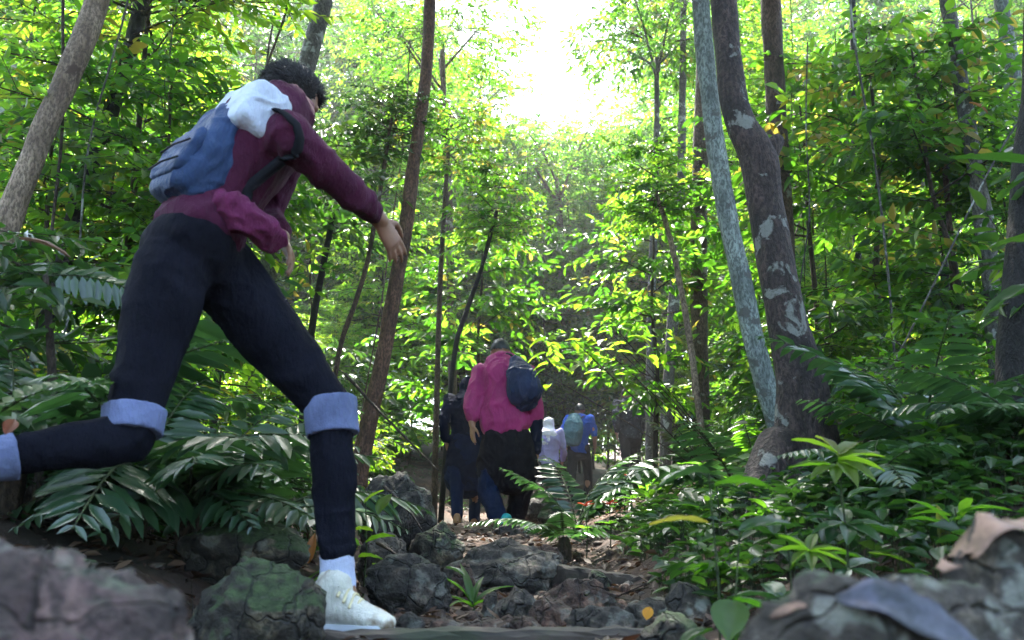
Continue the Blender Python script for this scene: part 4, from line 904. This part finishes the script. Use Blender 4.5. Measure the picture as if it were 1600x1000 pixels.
tag(link('vine', mesh('vine', v, f, [M['bark_grey']], smooth=True)), 'thin pale vine slanting across the right thicket', 'vine')

# ------------------------------------------------------------------ people
def fuse(name, shells, mats, voxel, parent=None, smooth=4, fold=0.0, fs=9.0, seed=1, origin=None, paint=None, stretch=(1, 1, 1)):
    """closed shells grown together into one continuous skin; cloth gets its folds"""
    B = Buf()
    for v, f in shells: B.add(v, f)
    me = B.mesh(name + '_raw', []); o = bpy.data.objects.new('tmp', me); S.collection.objects.link(o)
    r = o.modifiers.new('r', 'REMESH'); r.mode = 'VOXEL'; r.voxel_size = voxel; r.use_smooth_shade = True
    s = o.modifiers.new('s', 'SMOOTH'); s.iterations = smooth; s.factor = .5
    dg = bpy.context.evaluated_depsgraph_get(); m2 = bpy.data.meshes.new_from_object(o.evaluated_get(dg)); bpy.data.objects.remove(o); bpy.data.meshes.remove(me)
    m2.name = name; m2.materials.clear()
    for m in mats: m2.materials.append(m)
    n = len(m2.vertices); co = np.empty(n * 3); m2.vertices.foreach_get('co', co); co = co.reshape(-1, 3)
    if fold:
        no = np.empty(n * 3); m2.vertices.foreach_get('normal', no); no = no.reshape(-1, 3)
        q = co * np.array(stretch) + .05 * np.stack([noise3(co, 6, seed + 1), noise3(co, 6, seed + 2), noise3(co, 6, seed + 3)], 1)
        h = np.exp(-(noise3(q, fs, seed) / .16) ** 2) - .35; h2 = np.exp(-(noise3(q, fs * 1.9, seed + 9) / .2) ** 2) - .4
        co = co + no * (fold * (h * .9 + h2 * .5 + noise3(q, fs * .6, seed + 4) * .6))[:, None]
    if origin is not None: co = co - np.array(origin)
    m2.vertices.foreach_set('co', co.ravel()); m2.update()
    m2.polygons.foreach_set('use_smooth', np.ones(len(m2.polygons), bool))
    if paint is not None:
        c = np.empty(len(m2.polygons) * 3); m2.polygons.foreach_get('center', c); m2.polygons.foreach_set('material_index', paint(c.reshape(-1, 3) + (0 if origin is None else np.array(origin))).astype(np.int32))
    return link(name, m2, parent)
def limb(*pr, side=None, flat=1.0, n=14):
    """pr: (point, radius)..."""
    P = [p for p, r in pr]; r = np.array([r for p, r in pr]); 
    c = crom(np.column_stack([np.array([tuple(p) for p in P]), r]), 5)
    return tube(c[:, :3], c[:, 3], c[:, 3] * flat, side=side, n=n)
def ball(c, a, b, d, fwd, up):
    """ellipsoid: half sizes a (sideways), b (along fwd), d (along up)"""
    v, f = ico(3); up = Vector(up).normalized(); fw = Vector(fwd); fw = (fw - up * fw.dot(up)).normalized(); sd = fw.cross(up)
    mt = np.array([sd * a, fw * b, up * d]); return v @ mt + np.array(c), [tuple(q) for q in f]
def head_shells(c, fwd, up, s=1.0):
    c = Vector(c); up = Vector(up).normalized(); fw = Vector(fwd); fw = (fw - up * fw.dot(up)).normalized(); sd = fw.cross(up)
    L = lambda a, b, d: c + (sd * a + fw * b + up * d) * s
    out = [ball(L(0, -.008, .018), .076 * s, .096 * s, .088 * s, fw, up), ball(L(0, .022, -.045), .056 * s, .064 * s, .066 * s, fw, up),
           ball(L(0, .052, -.088), .026 * s, .026 * s, .02 * s, fw, up), limb((L(0, .082, .01), .010 * s), (L(0, .103, -.022), .0145 * s), n=8),
           limb((L(-.022, .078, -.062), .0085 * s), (L(.022, .078, -.062), .0085 * s), n=8), limb((L(-.045, .073, .024), .012 * s), (L(.045, .073, .024), .012 * s), n=8)]
    for k in (-1, 1):
        out += [ball(L(k * .078, -.004, -.012), .010 * s, .020 * s, .031 * s, fw, up), ball(L(k * .030, .078, .004), .012 * s, .010 * s, .010 * s, fw, up)]
    return out
def hand_shells(wr, d, palm, s=1.0, curl=.5, thumb=1):
    """wr wrist, d direction of the hand, palm: direction the palm faces, thumb: +1/-1 side"""
    d = Vector(d).normalized(); palm = Vector(palm); palm = (palm - d * palm.dot(d)).normalized(); sd = d.cross(palm) * thumb; wr = Vector(wr)
    out = [tube([wr - d * .01 * s, wr + d * .035 * s, wr + d * .085 * s], np.array([.026, .036, .039]) * s, np.array([.019, .016, .013]) * s, side=tuple(sd), n=12)]
    for k, (o, L, cu) in enumerate(((.029, .070, .8), (.010, .080, 1.0), (-.010, .073, 1.1), (-.028, .058, 1.3))):
        p = wr + d * (.082 - .004 * abs(k - 1)) * s + sd * o * s; a = curl * cu; r = (.0088 - .0006 * k) * s; pts = [p - d * .02 * s, p]; dd = (d + sd * o * 3).normalized()
        for j, q in enumerate((.46, .31, .25)):
            an = a * (.35 + .4 * j); dirv = (dd * math.cos(an) + palm * math.sin(an)).normalized(); p = p + dirv * L * q * s; pts.append(p)
        out.append(tube(pts, np.array([r * 1.1, r * 1.08, r, r * .95, r * .8]), n=8))
    p = wr + d * .022 * s + sd * .026 * s; q = p + (d * .6 + sd * .75 + palm * .2).normalized() * .042 * s; e = q + (d * .92 + sd * .25 + palm * .3).normalized() * .032 * s; z = e + (d * .95 + palm * .3).normalized() * .024 * s
    out.append(tube([p - sd * .012 * s, p, q, e, z], np.array([.013, .0135, .0115, .010, .0085]) * s, n=8)); return out
def shoe_parts(heel, toe, up, mats, parent, org, s=1.0, w=.047, high=.0, seed=0, voxel=.006, fold=.002):
    heel, toe, up = Vector(heel), Vector(toe), Vector(up).normalized(); d = (toe - heel).normalized(); up = (up - d * up.dot(d)).normalized(); sd = d.cross(up); L = (toe - heel).length
    P = lambda t, z, x=0: heel + d * L * t + up * z * s + sd * x * s
    sh = [tube([P(.06, .05), P(.25, .055), P(.5, .048), P(.75, .036), P(.93, .028)], np.array([.034, .038, .042, .046, .034]) * s, np.array([.038, .040, .036, .028, .020]) * s, side=tuple(sd), n=16),
          tube([P(.17, .05), P(.20, .095 + high)], np.array([.042, .043]) * s, np.array([.047, .047]) * s, side=tuple(sd), n=14), tube([P(.30, .085), P(.42, .070), P(.56, .058)], np.array([.034, .034, .030]) * s, np.array([.032, .028, .02]) * s, side=tuple(sd), n=12)]
    a = fuse('shoe', sh, [mats[0]], voxel, parent, 3, fold, 28, seed, org)
    o = []; ts = np.linspace(0, 1, 14)
    wd = [.028, .036, .038, .037, .036, .036, .037, .040, .043, .045, .045, .041, .032, .016]
    for k in (0, 1): o += [P(t, .0 if k == 0 else .026, x * b) for b in (1, -1) for t, x in zip(ts, wd)]
    n = 14; loop = list(range(n)) + [n + i for i in range(n - 1, -1, -1)]; m = len(loop)
    f = [tuple(loop[::-1]), tuple(i + 2 * n for i in loop)] + [(loop[i], loop[(i + 1) % m], loop[(i + 1) % m] + 2 * n, loop[i] + 2 * n) for i in range(m)]
    link('sole', mesh('sole', np.array([tuple(p) for p in o]) - np.array(org), f, [mats[1]]), a)
    if len(mats) > 2:
        for k in range(4):
            z = .118 - .013 * k; lace = crom([tuple(P(.34 + .08 * k, z - .026, -.036)), tuple(P(.34 + .08 * k, z + .002, 0)), tuple(P(.36 + .08 * k, z - .026, .036))], 4)
            v, f = tube(lace - np.array(org), .004 * s, n=6); link('lace', mesh('lace', v, f, [mats[2]], smooth=True), a)
    return a
def hair_mesh(c, fwd, up, s, parent, org, mat, seed=0, tuft=260, ln=.022, low=-.02):
    c = Vector(c); up = Vector(up).normalized(); fw = Vector(fwd); fw = (fw - up * fw.dot(up)).normalized(); sd = fw.cross(up); g = np.random.default_rng(seed)
    v, f = ico(4); keep = (v[:, 2] > low / .09 - .55 * np.clip(-v[:, 1], 0, 1)) & ~((v[:, 1] > .55) & (v[:, 2] < .45)); rr = 1 + .05 * fbm(v, 3, seed, 3)
    mt = np.array([sd * .084 * s, fw * .104 * s, up * .097 * s]); V_ = (v * rr[:, None]) @ mt + np.array(c + fw * -.008 * s + up * .020 * s) - np.array(org)
    ff = f[keep[f].all(1)]; B = Buf(); B.add(V_, [tuple(q) for q in ff])
    fi = np.where(keep[f].all(1))[0]; flow = np.array(up * -.5 - fw * .6)
    for i in g.choice(fi, tuft):
        q = g.dirichlet((1, 1, 1)); p = q @ V_[f[i]]; nn = unit((q @ v[f[i]]) @ mt); fl = flow - nn * (flow @ nn); dv = unit(nn * g.uniform(.25, .8) + unit(fl) * .7 + g.normal(0, .35, 3)); w = unit(np.cross(dv, g.normal(0, 1, 3))) * .0028 * s; u2 = np.cross(dv, w); L = ln * s * g.uniform(.6, 1.4)
        b = [p - dv * .006 + w, p - dv * .006 - w * .5 + u2 * .87, p - dv * .006 - w * .5 - u2 * .87, p + dv * L]; B.add(b, [(0, 1, 3), (1, 2, 3), (2, 0, 3)])
    link('hair', B.mesh('hair', [mat], True), parent)
def torso_shells(pel, waist, chest, neck, side, k=1.0, e=0.0):
    pts = crom([tuple(pel), tuple(waist), tuple(chest), tuple(chest + (neck - chest) * .72)], 5)
    ra = crom([[.150 * k + e], [.135 * k + e], [.165 * k + e], [.125 * k + e]], 5)[:, 0]; rb = crom([[.112 * k + e], [.102 * k + e], [.120 * k + e], [.085 * k + e]], 5)[:, 0]
    return [tube(pts, ra, rb, side=tuple(side), n=22)]

# --- the leaping hiker (left, near)
g0 = gpt(545, 985, 2.42); org = g0
rt = thing('person', 'hiker in a maroon top striding over the front board, leaning forward with one arm out', 'person', g0)
A = lambda x, y, Y: at(x, y, Y)
pel, waist, chest, neck, head = A(298, 395, 2.42), A(340, 318, 2.46), A(400, 225, 2.50), A(452, 168, 2.56), A(452, 158, 2.72)
hpL, knL, anL = A(345, 425, 2.52), A(516, 640, 2.50), A(527, 880, 2.44)
hpR, knR, anR = A(268, 425, 2.34), A(200, 684, 2.22), A(12, 712, 2.06)
shR, elR, wrR = A(452, 212, 2.36), A(538, 290, 2.50), A(594, 345, 2.64)
shL, elL, wrL = A(452, 232, 2.66), A(418, 330, 2.74), A(440, 372, 2.62)
side = (shR - shL).normalized(); fwd = Vector((.75, .62, -.15))
hd = (wrR - elR).normalized(); hd2 = (hd + Vector((.05, 0, -.55))).normalized()
legs = [limb((hpL, .088), (hpL.lerp(knL, .45), .078), (knL, .056), n=16), limb((knL, .055), (knL.lerp(anL, .3), .056), (knL.lerp(anL, .7), .042), (anL, .036), n=16),
        limb((hpR, .088), (hpR.lerp(knR, .45), .078), (knR, .056), n=16), limb((knR, .055), (knR.lerp(anR, .3), .056), (knR.lerp(anR, .7), .042), (anR, .036), n=16)]
ftL = [limb((anL, .036), (A(545, 945, 2.42), .034), (A(595, 968, 2.42), .026))]; ftR = [limb((anR, .036), (A(-45, 722, 2.0), .032), (A(-80, 690, 1.98), .026))]
body = torso_shells(pel, waist, chest, neck, side) + legs + ftL + ftR + [limb((chest.lerp(neck, .5), .07), (neck, .055), (head - Vector((.0, .0, .03)), .056)),
        limb((chest.lerp(shR, .3), .07), (shR, .058), n=14), limb((chest.lerp(shL, .3), .07), (shL, .058), n=14),
        limb((shR, .052), (elR, .040), (wrR, .027), n=14), limb((shL, .052), (elL, .040), (wrL, .027), n=14)] + head_shells(head, fwd, (.42, .32, .85)) \
        + hand_shells(wrR, hd2, Vector((-.35, 1, -.45)), 1.0, .38, 1) + hand_shells(wrL, (wrL - elL).normalized() + Vector((.3, 0, -.6)), Vector((-1, 0, 0)), 1.0, .6, -1)
fuse('body', body, [M['skin_dark']], .0055, rt, 2, 0, origin=org)
shirt = torso_shells(pel.lerp(waist, .30), waist, chest, neck, side, 1.0, .018) + [limb((chest.lerp(shR, .2), .09), (shR, .074), n=16), limb((chest.lerp(shL, .2), .09), (shL, .074), n=16),
        limb((chest.lerp(neck, .55), .088), (neck.lerp(head, .25), .072), n=16),
        limb((shR, .070), (shR.lerp(elR, .5), .062), (elR, .055), (elR.lerp(wrR, .72), .042), n=18), limb((shL, .070), (elL, .055), (elL.lerp(wrL, .75), .044), n=18)]
jersey = fuse('jersey', shirt, [M['maroon']], .009, rt, 5, .011, 8, 4, org, stretch=(1, 1, .7))
hem = [tube(crom([tuple(A(305, 315, 2.38)), tuple(A(360, 330, 2.335)), tuple(A(410, 356, 2.36)), tuple(A(436, 384, 2.42))], 4), np.linspace(.050, .016, 13), np.linspace(.050, .036, 13), side=(0, 1, 0), n=14)]
fuse('shirt_tail', hem, [M['magenta_dull']], .006, rt, 4, .014, 12, 6, org)
tr = [tube(crom([tuple(pel.lerp(waist, .45)), tuple(pel), tuple(pel - (waist - pel) * .55)], 4), np.array([.158, .162, .168, .172, .176, .172, .160, .14, .12]), np.array([.118, .125, .132, .138, .14, .138, .13, .11, .09]), side=tuple(side), n=20),
      limb((hpL, .112), (hpL.lerp(knL, .45), .096), (knL, .067), n=18), limb((knL, .066), (knL.lerp(anL, .3), .066), (knL.lerp(anL, .95), .052), n=18),
      limb((hpR, .108), (hpR.lerp(knR, .45), .088), (knR, .064), n=18), limb((knR, .063), (knR.lerp(anR, .3), .064), (knR.lerp(anR, .93), .050), n=18)]
fuse('trousers', tr, [M['trousers']], .009, rt, 5, .008, 7, 8, org)
def cuff(name, a, b, r0, r1, mat, vox=.005, fold=.0015, fl=1.0): return fuse(name, [tube([a, a.lerp(b, .5), b], np.array([r0, (r0 + r1) / 2, r1]), np.array([r0, (r0 + r1) / 2, r1]) * fl, n=24, cap=False)], [mat], vox, rt, 1, fold, 20, 3, org)
kd = (anL - knL).normalized(); cuff('knee_band', knL - kd * .028, knL + kd * .075 + Vector((.004, 0, 0)), .077, .074, M['band'])
kr = (knR - hpR).normalized(); kc = knR - kr * .055; cuff('knee_band', kc - kr * .02, kc + kr * .045 + Vector((.006, 0, 0)), .078, .074, M['band'])
cuff('sock', anL - kd * .03, anL + kd * .075, .045, .047, M['sock']); cuff('sock', anR + Vector((.02, 0, 0)), A(-30, 722, 2.02), .056, .050, M['band'])
shoe_parts(A(498, 990, 2.43), A(612, 994, 2.36), (0, 0, 1), [M['shoe_white'], M['sole'], M['shoe_cream']], rt, org, 1.08, high=.02, seed=2)
shoe_parts(A(-38, 742, 2.02), A(-80, 640, 1.95), (-1, 0, -.3), [M['shoe_white'], M['sole']], rt, org, 1.0, seed=3)
hair_mesh(head, fwd, (.42, .32, .85), 1.0, rt, org, M['hair'], 3, 3600, .026)
# pack on the hiker's back
def sbox(c, sd, fw, up, a, b, d_, p=4.0, k=4):
    v, f = ico(k); v = v / (np.abs(v) ** p).sum(1, keepdims=True) ** (1 / p); mt = np.array([Vector(sd).normalized() * a, Vector(fw).normalized() * b, Vector(up).normalized() * d_]); return v @ mt + np.array(c), [tuple(q) for q in f]
def bvh_local(o): return BVHTree.FromPolygons([tuple(v.co) for v in o.data.vertices], [tuple(p.vertices) for p in o.data.polygons])
back = Vector((-.52, -.55, .45)).normalized(); sx = (neck - pel).normalized(); back = (back - sx * back.dot(sx)).normalized(); wid = sx.cross(back).normalized()
c0 = A(330, 238, 2.40); pk = thing('backpack', 'slim blue backpack with a pale grey lid on the back of the leaping hiker', 'backpack', c0); po = c0.copy()
fuse('bag', [sbox(A(322, 246, 2.41), wid, back, sx, .135, .062, .165, 5), sbox(A(288, 282, 2.37), wid, back, sx, .115, .062, .075, 4)], [M['packblue']], .007, pk, 2, .009, 9, 5, po)
fuse('lid', [sbox(A(386, 186, 2.42), wid, back, sx,   .140, .072, .088, 5.5)], [M['packpale']], .006, pk, 2, .005, 10, 2, po)
fuse('pocket', [sbox(A(306, 264, 2.39) + back * .058, wid, back, sx, .105, .022, .085, 5)], [M['packblue']], .006, pk, 2, .004, 12, 3, po)
pc = A(300, 272, 2.38) - po + back * .081
for z in (.035, -.03):
    v, f = tube([tuple(pc + sx * z - wid * .10), tuple(pc + sx * z + back * .006), tuple(pc + sx * z + wid * .10)], .003, n=6); link('zip', mesh('zip', v, f, [M['strap']], smooth=True), pk)
v, f = tube(crom([tuple(A(412, 158, 2.42) - po - wid * .04), tuple(A(420, 140, 2.42) - po), tuple(A(412, 158, 2.42) - po + wid * .04)], 5), .005, n=6); link('haul_loop', mesh('haul_loop', v, f, [M['strap']], smooth=True), pk)
jb = bvh_local(jersey)
pts = []
for q in crom([tuple(A(*z)) for z in ((410, 160, 2.38), (450, 185, 2.30), (470, 225, 2.30), (448, 280, 2.32), (392, 312, 2.34), (330, 322, 2.34))], 6):
    h, n_, i_, d_ = jb.find_nearest(Vector(q) - org)
    pts.append(tuple(h + n_ * .004 + Vector(org) - po))
v, f = tube(pts, .006, .017, side=tuple(n_), n=8)
link('strap', mesh('strap', v, f, [M['strap']], smooth=True), pk)

# --- hiker in the magenta jacket
Ym = 7.4; g1 = gpt(785, 838, Ym); org = g1
mg = thing('person', 'hiker in a bright magenta jacket and black tunic walking up the trail', 'person', g1)
pel, waist, chest, neck, head = A(790, 672, Ym), A(788, 632, Ym + .02), A(786, 590, Ym + .08), A(784, 562, Ym + .16), A(782, 550, Ym + .26)
shL, elL, wrL = A(748, 582, Ym + .10), A(737, 634, Ym), A(738, 664, Ym - .02); shR, elR, wrR = A(824, 582, Ym + .10), A(838, 640, Ym), A(838, 706, Ym + .05)
hpL, knL, anL = A(773, 690, Ym), A(764, 765, Ym + .02), A(779, 812, Ym - .12); hpR, knR, anR = A(808, 690, Ym), A(815, 755, Ym + .16), A(806, 808, Ym + .25)
fw = Vector((.05, 1, -.5)); upv = Vector((0, .5, .87)); side = Vector((1, 0, 0))
body = torso_shells(pel, waist, chest, neck, side, 1.1) + head_shells(head, fw, upv) + [limb((chest.lerp(neck, .5), .07), (neck, .055), (head, .055))]
for sh, el, wr in ((shL, elL, wrL), (shR, elR, wrR)): body += [limb((chest.lerp(sh, .3), .07), (sh, .058)), limb((sh, .054), (el, .043), (wr, .029))]
for hp, kn, an in ((hpL, knL, anL), (hpR, knR, anR)): body += [limb((hp, .095), (kn, .062), (kn.lerp(an, .3), .058), (an, .040)), limb((an, .04), (an + Vector((.05, -.02 if hp is hpL else .1, -.05)), .03))]
body += hand_shells(wrL, (.02, 0, -1), (.8, .5, 0), 1.0, .35, 1) + hand_shells(wrR, (-.05, .1, -1), (-.8, .4, 0), 1.0, .5, -1)
fuse('body', body, [M['skin']], .0075, mg, 2, 0, origin=org)
jk = torso_shells(pel.lerp(waist, .35), waist, chest, neck, side, 1.06, .026) + [limb((chest.lerp(neck, .6), .10), (neck + Vector((0, .02, -.01)), .075), n=16), limb((chest.lerp(shL, .3), .09), (shL, .076), n=16), limb((chest.lerp(shR, .3), .09), (shR, .076), n=16),
      limb((shL, .074), (shL.lerp(elL, .6), .076), (elL, .074), (elL.lerp(wrL, .55), .058), n=16), limb((shR, .084), (elR, .070), (elR.lerp(wrR, .25), .062), n=16),
      tube([waist - Vector((0, 0, .01)), pel.lerp(waist, .2)], [.20, .215], [.155, .165], side=(1, 0, 0), n=20)]
fuse('jacket', jk, [M['magenta']], .011, mg, 4, .014, 8, 3, org, stretch=(1, 1, .6))
fuse('hood', [tube(crom([tuple(shL.lerp(neck, .55) + Vector((0, -.03, .02))), tuple(neck + Vector((0, -.06, .02))), tuple(shR.lerp(neck, .45) + Vector((0, -.03, .02)))], 4), np.array([.028, .034, .040, .044, .046, .044, .040, .034, .028]), n=12)], [M['magenta']], .009, mg, 3, .006, 12, 4, org)
fuse('sleeve', [limb((elR.lerp(wrR, .2), .057), (elR.lerp(wrR, .95), .042), n=14)], [M['navy']], .009, mg, 3, .005, 10, 4, org)
sk = [tube(crom([tuple(pel.lerp(waist, .4)), tuple(A(791, 690, Ym)), tuple(A(792, 742, Ym + .05))], 4), np.array([.155, .165, .18, .205, .225, .235, .245, .25, .255]), np.array([.12, .13, .14, .16, .175, .18, .175, .17, .16]), side=(1, 0, 0), n=22)]
fuse('tunic', sk, [M['black']], .011, mg, 4, .016, 7, 5, org, stretch=(1, 1, .3))
fuse('trousers', [limb((hpL, .10), (knL, .092), (knL.lerp(anL, .5), .085), (knL.lerp(anL, .93), .072), n=16)], [M['jeans']], .010, mg, 4, .010, 8, 6, org)
fuse('trousers', [limb((hpR, .10), (knR, .10), (knR.lerp(anR, .5), .095), (knR.lerp(anR, .95), .085), n=16)], [M['black']], .010, mg, 4, .010, 8, 7, org)
shoe_parts(A(776, 826, Ym - .16), A(814, 840, Ym - .06), (-.1, -.3, 1), [M['teal'], M['teal']], mg, org, 1.05, seed=4, voxel=.008)
shoe_parts(A(800, 818, Ym + .2), A(808, 812, Ym + .45), (0, 0, 1), [M['black'], M['strap']], mg, org, 1.0, seed=5, voxel=.008)
hair_mesh(head, fw, upv, 1.0, mg, org, M['hair'], 6, 200, .015)
p0 = A(818, 604, Ym - .14); bp = thing('backpack', 'navy drawstring backpack hanging on the magenta jacket', 'backpack', p0)
fuse('bag', [tube(crom([tuple(A(806, 562, Ym - .05)), tuple(A(814, 585, Ym - .12)), tuple(A(820, 610, Ym - .14)), tuple(A(824, 632, Ym - .11))], 4), np.array([.055, .075, .095, .112, .125, .135, .143, .148, .15, .148, .14, .13, .10]), np.array([.035, .05, .065, .08, .09, .095, .10, .10, .10, .095, .09, .08, .055]), side=(1, 0, .2), n=18)], [M['navy_pack']], .009, bp, 3, .012, 9, 5, p0, stretch=(1, 1, .5))
for q in ([(792, 552, Ym + .02), (800, 556, Ym - .05), (809, 572, Ym - .12)], [(822, 572, Ym - .02), (834, 600, Ym - .06), (838, 632, Ym - .08)]):
    v, f = tube(crom([tuple(A(*z)) for z in q], 5), .014, .006, side=(1, 0, 0), n=8); link('strap', mesh('strap', v - np.array(p0), f, [M['strap']], smooth=True), bp)

# --- walkers farther up, one pose, each dressed by its own colours
def walker(base, label, h, lean, yaw, top, topname, low, lowname, hairmat=None, scarf=None, stride=.22, shoes='black', bulky=1.0, skirt=None, arm=.35, voxel=.012, headtilt=0.0):
    k = h / 1.68; ca, sa = math.cos(yaw), math.sin(yaw); org = base
    W_ = lambda x, y, z: base + Vector((x * ca - y * sa, x * sa + y * ca, z)) * k
    t = thing('person', label, 'person', base); L = lambda x, z, o=0: W_(x, math.sin(lean) * (z - .92) + o, .92 + (z - .92) * math.cos(lean))
    pel, waist, chest, neck, head = W_(0, 0, .92), L(0, 1.08), L(0, 1.28), L(0, 1.43, .02), L(0, 1.545, .05 + headtilt)
    side = Vector((ca, sa, 0)); fw = Vector((-sa, ca, -.25 - headtilt)); up = Vector((-sa * .3, ca * .3, 1)); body = torso_shells(pel, waist, chest, neck, side, k) + [limb((chest.lerp(neck, .5), .07 * k), (neck, .052 * k), (head, .052 * k))] + head_shells(head, fw, up, k)
    tops = torso_shells(pel.lerp(waist, -.15), waist, chest, neck, side, k * bulky, .022) + [limb((chest.lerp(neck, .6), .08 * k), (neck, .065 * k))]; lows = [tube([pel.lerp(waist, .4), pel, pel.lerp(waist, -.6)], np.array([.140, .150, .14]) * k * bulky, np.array([.105, .115, .11]) * k * bulky, side=tuple(side), n=18)]
    for sg in (-1, 1):
        sh = L(sg * .185, 1.40); el = L(sg * .245, 1.13, -.06 + arm * .3 * sg); wr = L(sg * .22, .93, .10 + arm * .4 * sg); hp = W_(sg * .09, 0, .90); kn = W_(sg * .10, sg * stride * .9 + .06, .50); an = W_(sg * .09, sg * stride * 1.2 - .05, .09 + (.05 if sg < 0 else 0))
        body += [limb((chest.lerp(sh, .3), .065 * k), (sh, .055 * k)), limb((sh, .05 * k), (el, .039 * k), (wr, .027 * k)), limb((hp, .088 * k), (kn, .056 * k), (kn.lerp(an, .3), .053 * k), (an, .036 * k)), limb((an, .036 * k), (an + fw * .12 * k + Vector((0, 0, -.02)), .028 * k))] + hand_shells(wr, Vector((wr - el)).normalized(), -side * sg, k, .5, sg)
        tops += [limb((chest.lerp(sh, .25), .085 * k * bulky), (sh, .072 * k * bulky)), limb((sh, .068 * k * bulky), (el, .056 * k * bulky), (el.lerp(wr, .85 if topname != 'shirt' else -.15), .045 * k))]; lows += [limb((hp, .10 * k), (kn, .075 * k), (kn.lerp(an, .95), .062 * k))]
        fd = Vector((-sa, ca, 0)); shoe_parts(an - fd * .07 * k - Vector((0, 0, .085 * k)), an + fd * .19 * k - Vector((0, 0, .085 * k)), (0, 0, 1), [M[shoes], M['strap']], t, org, k, seed=3, voxel=.012)
    fuse('body', body, [M['skin']], voxel * .8, t, 1, 0, origin=org)
    if skirt: lows.append(tube([pel, W_(0, 0, .7), W_(0, .02, skirt)], np.array([.17, .20, .22]) * k * bulky, np.array([.14, .17, .20]) * k * bulky, side=tuple(side), n=18)); tops.append(lows[-1]) if topname == 'long_jacket' else None
    fuse(lowname, lows, [M[low]], voxel, t, 3, .004, 8, 3, org); fuse(topname, tops, [M[top]], voxel, t, 3, .012, 8, 4, org)
    if scarf:
        fuse('headscarf', [ball(head + Vector((0, 0, .012)), .098 * k, .115 * k, .118 * k, fw, up), tube([head - Vector((0, 0, .02)), neck.lerp(head, .2), L(0, 1.36, -.03), L(0, 1.22, -.06)], np.array([.09, .105, .165, .15]) * k, np.array([.10, .11, .13, .09]) * k, side=tuple(side), n=18)], [M[scarf]], voxel * .9, t, 3, .008, 9, 5, org)
    else: hair_mesh(head, fw, up, k, t, org, M['hair'], 4, 160, .016)
    return t, L, k, side
walker(gpt(728, 818, 8.0), 'hiker in dark navy hooded clothes half hidden behind the magenta jacket', 1.40, .22, 0.05, 'navy', 'long_jacket', 'jeans', 'trousers', scarf='navy', shoes='tan_shoe', bulky=1.12, skirt=.55)
walker(gpt(858, 800, 13.3), 'distant hiker in a white headscarf and lavender top beyond the magenta jacket', 1.50, .12, -.1, 'lavender', 'tunic', 'black', 'trousers', scarf='hijab', bulky=1.05)
wb = walker(gpt(906, 795, 14.6), 'distant hiker in a blue short sleeved shirt with a grey teal backpack', 1.70, .16, -.25, 'blue_tee', 'shirt', 'black', 'trousers')
wd = walker(gpt(988, 780, 13.8), 'distant hiker in a dark checked shirt half hidden by the arching fern', 1.70, .2, .1, 'check', 'jacket', 'black', 'trousers', bulky=1.08)
t, L, k, side = wb; c = L(-.05, 1.22, -.19); pb = thing('backpack', 'grey teal backpack worn over the blue short sleeved shirt', 'backpack', c)
fuse('bag', [tube([L(-.07, 1.02, -.19), L(-.06, 1.15, -.21), L(-.05, 1.30, -.20), L(-.05, 1.42, -.16)], [.14, .165, .16, .11], [.09, .115, .105, .06], side=tuple(side), n=18)], [M['teal_pack']], .012, pb, 3, .01, 8, 3, c)
for sg in (-1, 1):
    v, f = tube(crom([tuple(L(sg * .10 - .05, 1.40, -.13)), tuple(L(sg * .12 - .02, 1.45, .0)), tuple(L(sg * .14, 1.34, .13)), tuple(L(sg * .15, 1.12, .06))], 4), .02, .008, side=tuple(side), n=8); link('strap', mesh('strap', v - np.array(c), f, [M['strap']], smooth=True), pb)

# ------------------------------------------------------------------ things alike in look are told apart by their place
ORD = ['leftmost', 'second from the left', 'third from the left', 'fourth from the left', 'fifth from the left', 'sixth from the left', 'seventh from the left', 'eighth from the left']
by = {}
for o in S.objects:
    if o.get('category') and o.parent is None: by.setdefault(o['label'], []).append(o)
for lab, os_ in by.items():
    if len(os_) > 1:
        os_.sort(key=lambda o: pix(o.location)[0])
        for i, o in enumerate(os_):
            w = 'rightmost' if i == len(os_) - 1 else ORD[min(i, 7)]
            if i < 8 or w == 'rightmost': o['label'] = lab + ', ' + w

HZ = bpy.data.materials.new('haze_air'); HZ.use_nodes = True; t = HZ.node_tree; t.nodes.remove(t.nodes['Principled BSDF'])
pv = t.nodes.new('ShaderNodeVolumePrincipled'); pv.inputs['Color'].default_value = (.92, .96, 1, 1); pv.inputs['Density'].default_value = .0019; pv.inputs['Anisotropy'].default_value = .65
t.links.new(pv.outputs[0], t.nodes['Material Output'].inputs['Volume'])
v, f = box((0, 0, 30), (830, 830, 100)); kind(link('haze', mesh('haze', v, f, [HZ])), 'stuff')
